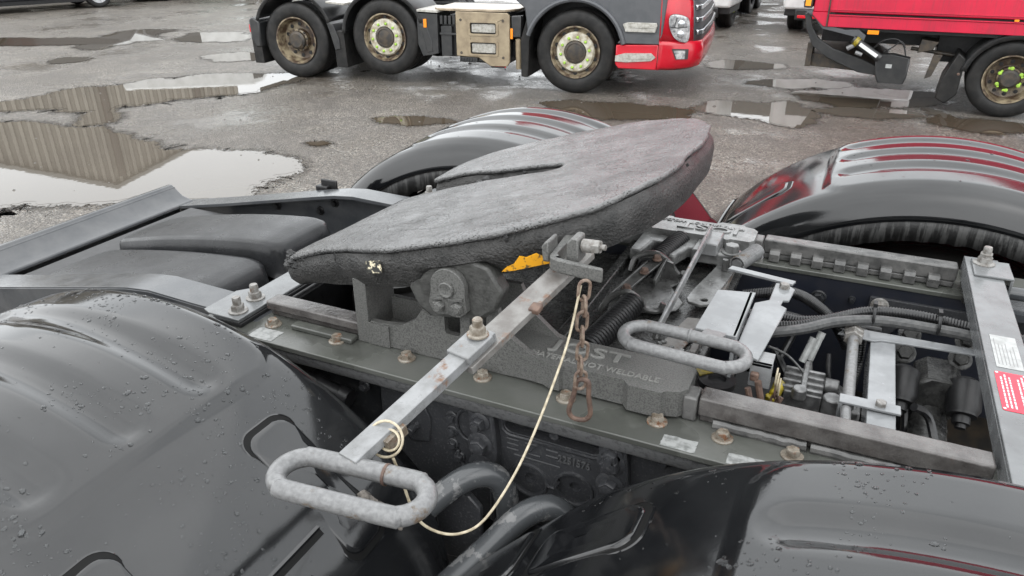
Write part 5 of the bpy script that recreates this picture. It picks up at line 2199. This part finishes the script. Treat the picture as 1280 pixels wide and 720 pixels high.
q.tube([(-.70, .05, .25), (-.70, .03, .6)], .04, 12)
q.build('exhaust_pipe', MT['tank'], A)
q = M()
q.prism([(-.55, .95), (-.48, .95), (-.55, .60), (-.56, .17), (-.65, .17), (-.66, .60)], 'y', -.03, .6)
q.build('mud_flap', MT['rubber'], A, .01)
# cab: side shell with wheel arch, steps, bumper, grille, glazing
arch = [(math.cos(R(a)) * .60, .475 + math.sin(R(a)) * .60) for a in range(20, 161, 7)]
side_ = [(.50, .60), (1.00, .60), (1.03, 1.05), (1.06, 1.45), (-.72, 1.45), (-.72, 1.05), (-.60, .95)] + [p for p in reversed(arch)]
q = M()
q.prism(side_, 'y', -.05, .02)
cab = q.build('cab_lower', MT['greycab'], A, .012)
q = M()
q.tube([(math.cos(R(a)) * .585, -.055, .475 + math.sin(R(a)) * .585) for a in range(12, 165, 6)], .028, 8)
q.build('arch_lip', MT['greycab'], cab)
q = M()
q.prism(side_, 'y', 2.38, 2.45)
q.build('cab_lower', MT['greycab'], A, .012)
q = M()
q.box(-.72, 1.06, .02, 2.38, 1.02, 1.45)
q.build('floor_panel', MT['black'], A)
q = M()
q.box(-.6, 1.0, .45, 1.95, .30, 1.0)
q.build('engine_shade_block', MT['black'], A, .02)  # added block, darkens the ground beneath the cab
q = M()
q.box(-4.2, -.7, .68, 1.72, .36, .60)
q.build('chassis_shade_block', MT['black'], A, .02)  # added block, deepens the shadow below the chassis
q = M()
q.prism([(-.72, 1.452), (1.10, 1.452), (1.16, 1.9), (1.02, 2.75), (.85, 3.15), (-.55, 3.20), (-.72, 3.0)], 'y', -.04, 2.44)
up = q.build('cab_upper', MT['red'], A, .06, seg=3)
q = M()
q.prism([(.05, 2.0), (.98, 2.0), (.90, 2.62), (.05, 2.66)], 'y', -.049, -.042)
q.build('side_window', MT['glass'], up)
q = M()
q.prism([(.06, 2.0), (2.34, 2.0), (2.28, 2.70), (.12, 2.70)], 'x', 0, .012, mat=Matrix.Translation((1.165, 0, 1.99)) @ Matrix.Rotation(R(-9.5), 4, 'Y') @ Matrix.Translation((0, 0, -1.99)))
q.build('windscreen', MT['glass'], up)
q = M()
q.prism([(.50, .695), (.60, .70), (.99, .70), (.99, .655), (.57, .64)], 'y', -.052, -.04)
q.box(.55, 1.0, .0, .03, .6, 1.03)
q.build('step_recess', MT['greycab'], A, .006)
for x0, x1, z0, z1 in ((.56, .945, .735, .835),):
    q = M()
    q.prism([(x0 + .05, z1), (x1 - .01, z1), (x1, z1 - .03), (x1 - .02, z0), (x0 + .03, z0), (x0, z1 - .02)], 'y', -.08, -.051)
    q.prism([(x0 + .09, z1 - .025), (x1 - .03, z1 - .025), (x1 - .03, z0 + .045), (x0 + .09, z0 + .045)], 'y', -.088, -.08)
    q.build('step', MT['stepalu'], A, .006)
q = M()
q.prism([(.49, .585), (.97, .60), (.965, .325), (.53, .325), (.49, .37)], 'y', -.055, .05)
q.build('lower_skirt', MT['red'], A, .012)
q = M()
q.prism([(.49, .47), (.60, .50), (.90, .51), (.95, .465), (.90, .425), (.62, .40), (.49, .405)], 'y', -.072, -.056)
q.prism([(.66, .475), (.90, .485), (.90, .445), (.66, .435)], 'y', -.078, -.0725)
q.build('step', MT['stepalu'], A, .005)
# bumper corner: swept round the front
def swept_curve(out=0.0):
    """plan curve of the cab front: near corner, front face, far corner"""
    pts = []
    for t in range(15):
        a = R(90 * t / 14)
        pts.append((1.02 + .43 * math.sin(a) + out * math.sin(a), .30 - (.355 + out) * math.cos(a)))
    pts.append((1.47 + out, 1.2))
    mir = [(x, 2.40 - y) for x, y in reversed(pts[:-1])]
    return [(.975, -.055 - out)] + pts + mir + [(.975, 2.455 + out)]


def swept(prof_z, name, mat, out=0.0, i0=0, i1=None, thick=.02):
    full = swept_curve(out)[i0:i1]
    rows = []
    for z, ins in prof_z:
        rows.append([(x - ins * max(0, (x - .95) / .5), y + ins * .35 * (1 if y < 1.2 else -1) * (0 if x < 1.0 else 1), z) for x, y in full])
    q = M()
    q.grid(rows)
    o = q.build(name, mat, A, ang=45)
    md = o.modifiers.new('t', 'SOLIDIFY')
    md.thickness = thick
    return o


bp_ = swept([(.325, .10), (.36, .03), (.45, .0), (.56, .0), (.60, .015), (.64, .02)], 'bumper', MT['red'])
swept([(.64, .02), (.90, .05), (1.05, .07), (1.10, .10), (1.45, .13)], 'corner_panel', MT['red'], 0, 0, 10)
swept([(.64, .02), (.90, .05), (1.05, .07), (1.10, .10), (1.45, .13)], 'corner_panel', MT['red'], 0, 23, None)
swept([(.64, .03), (.90, .06), (1.05, .08), (1.10, .11), (1.45, .14)], 'grille_panel', MT['greycab'], 0, 9, 24)
q = M()
pl_ = [(1.075, .90), (1.14, .925), (1.255, .89), (1.285, .80), (1.28, .655), (1.20, .65), (1.13, .70), (1.08, .80)]


def hl(x, z, o_):
    """point on the swept corner, from side-view x"""
    t = min(1, max(0, (x - 1.02) / .45))
    y = .30 - .355 * math.sqrt(max(0, 1 - t * t))
    return V(x + o_ * t * .6, y - o_ - .0, z)


big_ = smooth_path([(x, z, 0) for x, z in pl_], 4, True)
cen = V(sum(p.x for p in big_) / len(big_), sum(p.y for p in big_) / len(big_))


def hl_ring(k, o_):
    return [hl(cen.x + (p.x - cen.x) * k, cen.y + (p.y - cen.y) * k, o_) for p in big_]


rgs = [hl_ring(1.06, .004), hl_ring(1.03, .012), hl_ring(.9, .014), hl_ring(.5, .014), hl_ring(.02, .014)]
for r_ in rgs:
    r_.append(r_[0])
q.grid(rgs[:2])
q.build('headlight_rim', MT['darkcab'], A)
q = M()
q.grid(rgs[1:])
hlo = q.build('headlight', MT['lens'], A)
q = M()
q.tube([hl(1.09, .80, .017), hl(1.16, .79, .018), hl(1.26, .80, .018)], .006, 6)
q.tube([hl(1.15, .90, .017), hl(1.13, .80, .018)], .005, 6)
q.build('lens_divider', MT['darkcab'], hlo)
q = M()
for k in range(2):
    c = hl(1.20, .72 + .11 * k, .016)
    q.lathe(c, V(.4, -1, 0), [(.04, 0), (.03, .004), (.001, .005)], 16, cap=False)
q.build('reflector_bowl', MT['chrome'], hlo)
q = M()
fog = [hl(x, z, .006) for x, z in ((1.12, .565), (1.30, .56), (1.30, .45), (1.17, .45))]
q.add(fog, [(0, 1, 2, 3)])
q.build('fog_recess', MT['darkcab'], A)
q = M()
fog = [hl(x, z, .012) for x, z in ((1.14, .548), (1.265, .545), (1.265, .455), (1.18, .455))]
q.add(fog, [(0, 1, 2, 3)])
q.build('fog_lamp', MT['lens'], A)
for k in range(6):
    z = .70 + .13 * k
    ins = .03 + (z - .64) * .13
    swept([(z, ins + .01), (z + .008, ins - .012), (z + .05, ins - .010), (z + .062, ins + .01)], 'grille_slat', MT['chrome'], .012, 10, 23, .012)
q = M()
q.box(-.72, -.70, .1, 2.3, 1.0, 3.1)
q.build('cab_back', MT['greycab'], A)

# ------------------------------------------------------------------ red box lorry with tail lift
B = empty('box_lorry', (2.0, 7.476, 0), R(-3))
tag(B, 'red box lorry with folded tail lift and orange marker tape at its rear', 'lorry')
rim = lorry_wheel(B, 0, .02, .385, .385, .24, 'drive')
for ch in list(rim.children):
    if ch.name.startswith('wheel_nut'):
        bpy.data.objects.remove(ch)
for i in range(6):
    a = 2 * math.pi * i / 6 + .5
    q = M()
    c = V(math.cos(a) * .108, .055, .385 + math.sin(a) * .108)
    q.lathe(c, (0, -1, 0), [(.019, 0), (.019, .012), (.012, .018)], 10)
    t = c + V(-math.sin(a) * (.034 if i % 2 else -.034), 0, math.cos(a) * (.034 if i % 2 else -.034))
    q.bar(tuple(c + V(0, -.006, 0)), tuple(t + V(0, -.006, 0)), .02, .01, (0, 1, 0))
    q.build('nut_indicator', MT['nutgreen'], rim)
q = M()
q.lathe((0, .30 + .12, .385), (0, 1, 0), tyre_prof(.385, .24, .23), 40, cap=False)
q.lathe((0, 2.0, .385), (0, 1, 0), tyre_prof(.385, .24, .23), 40, cap=False)
q.lathe((3.6, .12, .385), (0, 1, 0), tyre_prof(.385, .24, .23), 40, cap=False)
q.lathe((3.6, 2.0, .385), (0, 1, 0), tyre_prof(.385, .24, .23), 40, cap=False)
q.build('tyre', MT['rubber'], B, ang=50)
rows = []
for i in range(21):
    a = R(18 + 152 * i / 20)
    rows.append([(math.cos(a) * r, y, .37 + math.sin(a) * r) for r, y in ((.405, -.03), (.45, -.035), (.46, 0), (.462, .5), (.44, .52))])
q = M()
q.grid(rows)
o = q.build('mudguard', MT['darkcab'], B, ang=50)
o.modifiers.new('t', 'SOLIDIFY').thickness = .01
q = M()
q.lathe((-.46, -.035, .415), (0, -1, 0), [(.014, 0), (.014, .006), (.008, .008)], 12)
q.build('bolt', MT['rust'], B)
q = M()
q.prism([(-.50, .62), (-.42, .56), (-.43, .20), (-.52, .10), (-.62, .15), (-.60, .35)], 'y', 0, .45)
q.build('mud_flap', MT['rubber'], B, .012)
# box body
q = M()
q.box(-1.97, 2.9, -.02, 2.28, .96, 3.5)
bx = q.build('box_body', MT['redbox'], B, .01)
q = M()
q.box(-1.80, 2.9, -.035, .05, .815, .925)
q.build('side_rail', MT['redbox'], B, .004)
q = M()
q.box(-1.82, 2.9, -.045, -.021, .928, .94)
q.box(-1.82, 2.9, -.032, -.021, .985, .992)
q.build('rub_strip', MT['redbox'], B, .002)
q = M()
q.prism([(-1.97, .96), (-1.80, .96), (-1.80, .815), (-1.84, .815), (-1.97, .93)], 'y', -.034, .05)
q.build('rear_corner', MT['redbox'], B, .004)
q = M()
q.box(-1.815, -1.80, -.05, -.03, .82, 1.5)
q.build('corner_hinge', MT['rimdark'], B, .003)
q = M()
q.box(-2.07, -1.985, -.05, 2.3, 1.0, 1.9)
q.build('tail_platform', MT['rimdark'], B, .01)
q = M()
q.box(-2.055, -2.0, -.054, -.0505, 1.02, 1.9)
q.build('marker_tape', MT['orange'], B)
q = M()
q.box(-1.9, 2.9, .55, .65, .60, .80)
q.box(-1.9, 2.9, 1.6, 1.7, .60, .80)
q.box(-.7, 2.8, .45, 1.8, .46, .8)
q.box(-1.75, 2.8, .03, 2.2, .775, .955)
q.cyl((0, .3, .385), (0, 2.0, .385), .07, n=14)
q.box(-1.70, .5, 1.9, 1.96, .45, .80)
q.build('chassis', MT['black'], B, .004)
# tail lift arms, ram, head box
q = M()
q.prism([(-2.06, .97), (-1.98, .98), (-1.93, .88), (-1.85, .79), (-1.70, .76), (-1.50, .72), (-1.42, .66), (-1.40, .74), (-1.48, .80), (-1.62, .79), (-1.78, .83), (-1.92, .92)], 'y', -.02, .03)
q.build('lift_arm', MT['greycab'], B, .006)
q = M()
q.prism([(-2.06, .93), (-2.00, .95), (-1.96, .80), (-1.88, .68), (-1.70, .58), (-1.40, .49), (-1.22, .42), (-1.22, .33), (-1.42, .35), (-1.75, .48), (-1.93, .60), (-2.02, .78)], 'y', .04, .10)
q.build('lift_arm', MT['darkcab'], B, .006)
q = M()
q.tube([(-1.52, -.03, .70), (-1.22, -.03, .52)], .045, 14)
rm = q.build('lift_ram', MT['darkcab'], B)
q = M()
q.tube([(-1.50, -.032, .688), (-1.46, -.032, .664)], .05, 14)
q.build('ram_collar', MT['yellow'], rm)
q = M()
q.bar((-1.44, -.078, .66), (-1.25, -.078, .545), .004, .035, (0, 0, 1))
q.build('ram_label', MT['white'], rm)
q = M()
q.tube([(-1.56, -.04, .60), (-1.50, -.04, .64)], .025, 8)
q.tube([(-1.47, -.06, .57), (-1.40, -.06, .55)], .02, 8)
q.build('ram_joint', MT['steel'], B)
q = M()
q.prism([(-1.22, .56), (-1.10, .57), (-1.00, .55), (-.93, .54), (-.93, .34), (-.95, .27), (-1.20, .27), (-1.24, .35), (-1.26, .48)], 'y', -.05, .10)
hbx = q.build('lift_box', MT['darkcab'], B, .012)
q = M()
q.box(-1.15, -1.09, -.056, -.0505, .43, .47)
q.build('box_label', MT['paper'], hbx)
q = M()
q.tube(smooth_path([(-1.30, 0, .62), (-1.22, -.02, .70), (-1.10, -.02, .72), (-1.02, -.02, .66), (-.98, -.02, .56)], 5), .008, 6)
q.tube(smooth_path([(-1.20, 0, .58), (-1.12, -.02, .64), (-1.05, -.02, .70), (-1.0, -.02, .64)], 5), .007, 6)
q.build('hydraulic_hose', MT['black'], B)
q = M()
q.prism([(-1.99, .62), (-1.93, .62), (-1.93, .36), (-1.99, .36)], 'y', .15, .35)
q.prism([(-1.95, .50), (-1.40, .45), (-1.20, .37), (-1.20, .33), (-1.95, .36)], 'y', .2, 2.2)
q.build('underrun_bar', MT['rimdark'], B, .006)
q = M()
q.box(-1.39, -1.28, -.04, -.036, .76, .80)
q.build('side_marker', MT['amber'], B)
q = M()
q.box(-.10, -.06, -.05, -.0455, .945, .965)
q.build('side_marker', MT['amber'], B)
q = M()
q.prism([(-.86, .72), (-.70, .70), (-.74, .62), (-.88, .58)], 'y', .1, .4)
q.prism([(-.72, .58), (-.64, .58), (-.70, .36), (-.76, .33)], 'y', .05, .15)
q.tube([(-.95, .3, .60), (-.5, .3, .55)], .02, 8)
q.build('lashing_bracket', MT['rimdark'], B, .004)
for k, mt in enumerate(('redlens', 'rimdark', 'redlens')):
    q = M()
    q.box(-.90 + .16 * k, -.75 + .16 * k, 2.1, 2.13, .48, .58)
    q.build('underrun_stripe', MT[mt], B)
q = M()
q.prism([(2.95, .45), (4.55, .45), (4.6, 1.4), (4.35, 2.5), (2.95, 2.6)], 'y', .05, 2.15)
q.build('cab', MT['red'], B, .05, seg=3)

# ------------------------------------------------------------------ white lorries at the back of the yard
def white_lorry(x0, yf, label, right_seen):
    r = empty('lorry', (x0 + 1.22, yf, 0))
    tag(r, label, 'lorry', 'white lorries at the back of the yard')
    q = M()
    q.prism([(-1.2, 1.05), (1.2, 1.05), (1.18, 3.4), (-1.18, 3.4)], 'y', .06, 1.9)
    q.build('cab', MT['white'], r, .07, seg=3)
    q = M()
    q.prism([(-1.22, .42), (1.22, .42), (1.24, .62), (1.2, 1.06), (-1.2, 1.06), (-1.24, .62)], 'y', -.04, 1.3)
    b = q.build('bumper', MT['white'], r, .05, seg=3)
    q = M()
    q.box(-1.0, 1.0, -.06, .1, .24, .43)
    q.box(-1.2, 1.2, .05, 1.2, .30, .43)
    q.build('valance', MT['darkcab'], r, .02)
    for s in (-1, 1):
        q = M()
        q.prism([(s * .75, .66), (s * 1.08, .70), (s * 1.10, .84), (s * .80, .82)], 'y', -.052, -.042)
        q.prism([(s * .55, .50), (s * .85, .50), (s * .88, .57), (s * .6, .57)], 'y', -.050, -.042)
        q.build('headlight', MT['lens'], r)
        q = M()
        q.lathe((s * 1.02, .75, .45), (1, 0, 0), tyre_prof(.45, .3, .27), 40, cap=False)
        q.lathe((s * 1.16, .75, .45), (s, 0, 0), [(.27, 0), (.2, -.06), (.001, -.06)], 30, cap=False)
        q.build('tyre', MT['rubber'], r, ang=50)
        for i in range(10):
            a = 2 * math.pi * i / 10
            q = M()
            q.cyl((s * 1.13, .75 + .16 * math.cos(a), .45 + .16 * math.sin(a)), (s * 1.18, .75 + .16 * math.cos(a), .45 + .16 * math.sin(a)), .02, n=8)
            q.build('nut_indicator', MT['nutgreen'], r)
    q = M()
    q.box(-.9, .9, -.055, -.041, 1.1, 1.5)
    q.build('grille', MT['darkcab'], r, .01)
    q = M()
    q.prism([(-1.05, 1.9), (1.05, 1.9), (1.0, 2.7), (-1.0, 2.7)], 'y', .045, .058)
    q.build('windscreen', MT['glass'], r)
    q = M()
    q.box(-.95, .95, -.09, -.05, .28, .33)
    q.box(-.35, .35, -.08, -.05, .12, .17)
    q.build('underrun_bar', MT['redlens'], r, .006)
    q = M()
    q.box(-1.15, 1.15, 1.3, 6.5, .55, .95)
    q.box(-1.1, 1.1, 1.8, 6.5, .95, 1.1)
    for y in (3.6, 4.9):
        for s in (-.95, .95):
            q.lathe((s, y, .48), (1, 0, 0), tyre_prof(.48, .3, .28), 32, cap=False)
    q.build('chassis', MT['black'], r)
    return r


white_lorry(-4.28, 13.55, 'white lorry facing us behind the red cab, red bar under its bumper', True)
white_lorry(-.92, 13.75, 'white lorry facing us half hidden behind the red box lorry', False)
# dark trailer closing the gap between them
TR = empty('trailer', (-1.3, 21.0, 0))
tag(TR, 'dark flat trailer standing in the gap between the white lorries', 'trailer')
q = M()
q.box(-5, 5, 0, 2.4, 1.0, 1.2)
q.box(-5, 5, .2, 2.2, 1.2, 3.2)
q.build('bed', MT['darkcab'], TR, .02)
q = M()
q.box(-5, 5, .8, 1.6, .55, 1.0)
q.build('frame', MT['black'], TR)
q = M()
q.box(-.6, 1.4, -.02, .0, .95, 1.05)
q.box(-.5, -.2, -.02, .0, .62, .72)
q.build('red_stripe', MT['redlens'], TR)
for x in (-3.2, -1.9, 2.4):
    q = M()
    q.lathe((x, .2, .5), (0, 1, 0), tyre_prof(.5, .35, .29), 32, cap=False)
    q.lathe((x, .06, .5), (0, 1, 0), [(.29, 0), (.2, .06), (.001, .06)], 24, cap=False)
    q.build('tyre', MT['rubber'], TR, ang=50)


# ------------------------------------------------------------------ dark cars in the top left corner
def car(loc, rz, label, rimmat, length=4.3):
    c = empty('car', loc, rz)
    tag(c, label, 'car', 'dark cars at the far kerb')
    h = length / 2
    wb = 1.3
    prof = [(-h, .45), (-h + .05, .85), (-h + .3, .95), (-h + .75, 1.0), (-.9, 1.42), (.4, 1.45), (1.1, 1.0), (h - .3, .88), (h, .6), (h, .32)]
    bottom = []
    for cx in (wb, -wb):
        bottom += [(cx + .36, .26)] + [(cx + math.cos(R(a)) * .35, .32 + math.sin(R(a)) * .35) for a in range(10, 171, 16)] + [(cx - .36, .26)]
    q = M()
    q.prism(prof + bottom + [(-h, .3)], 'y', -.88, .88)
    b = q.build('body', MT['carpaint'], c, .05, seg=3)
    q = M()
    q.prism([(-h + .85, 1.0), (-.85, 1.38), (.35, 1.40), (.95, 1.02)], 'y', -.885, .885)
    q.build('windows', MT['glass'], b)
    q = M()
    q.box(-h + .1, h - .1, -.84, .84, .17, .3)
    q.build('sill', MT['black'], c)
    for cx in (wb, -wb):
        for s in (-1, 1):
            q = M()
            q.lathe((cx, s * .78, .32), (0, s, 0), tyre_prof(.32, .21, .21), 36, cap=False)
            w = q.build('wheel', MT['rubber'], c, ang=50)
            q = M()
            q.lathe((cx, s * .86, .32), (0, s, 0), [(.215, .02), (.205, .03), (.19, 0), (.001, 0)], 28, cap=False)
            for k in range(5):
                a = 2 * math.pi * k / 5
                q.bar((cx, s * .875, .32), (cx + math.cos(a) * .2, s * .885, .32 + math.sin(a) * .2), .03, .05, (0, 1, 0))
            q.build('rim', rimmat, w)
    return c


cdir = math.atan2(12.47 - 10.55, -18.27 + 18.9)
car((-18.75, 11.45, 0), cdir, 'black car with silver alloy wheels in the top left corner', MT['alloy'])
car((-17.9, 16.0, 0), cdir, 'black car beyond the alloy-wheeled car, only its underside showing', MT['rimdark'])


# ------------------------------------------------------------------ white van in front of the warehouse (only its mirror image shows, in the far puddles)
VN = empty('van', (-17.6, 16.2, 0), R(36))
tag(VN, 'white van with a teal lower band mirrored in the far white puddles', 'van')
q = M()
q.prism([(-2.7, .75), (2.2, .75), (2.65, .95), (2.6, 1.25), (1.9, 1.45), (1.35, 2.35), (1.0, 2.5), (-2.65, 2.5), (-2.7, 2.3)], 'y', -1, 1)
q.build('body', MT['white'], VN, .06, seg=3)
q = M()
q.prism([(-2.7, .35), (-2.1, .35), (-2.05, .7), (-1.2, .7), (-1.15, .35), (1.15, .35), (1.2, .7), (2.05, .7), (2.1, .35), (2.62, .35), (2.66, .752), (-2.7, .752)], 'y', -.99, .99)
q.build('lower_band', mk('teal_paint', (.18, .4, .33), .3), VN, .03)
q = M()
q.prism([(1.05, 1.5), (1.8, 1.5), (1.32, 2.25), (1.05, 2.3)], 'y', -1.01, -1.002)
q.build('side_window', MT['glass'], VN)
for x in (-1.62, 1.62):
    for s in (-1, 1):
        q = M()
        q.lathe((x, s * .88, .33), (0, s, 0), tyre_prof(.33, .22, .2), 32, cap=False)
        w = q.build('tyre', MT['rubber'], VN, ang=50)
        q = M()
        q.lathe((x, s * .94, .33), (0, s, 0), [(.2, .02), (.16, .0), (.001, .0)], 24, cap=False)
        q.build('rim', MT['rim'], w)
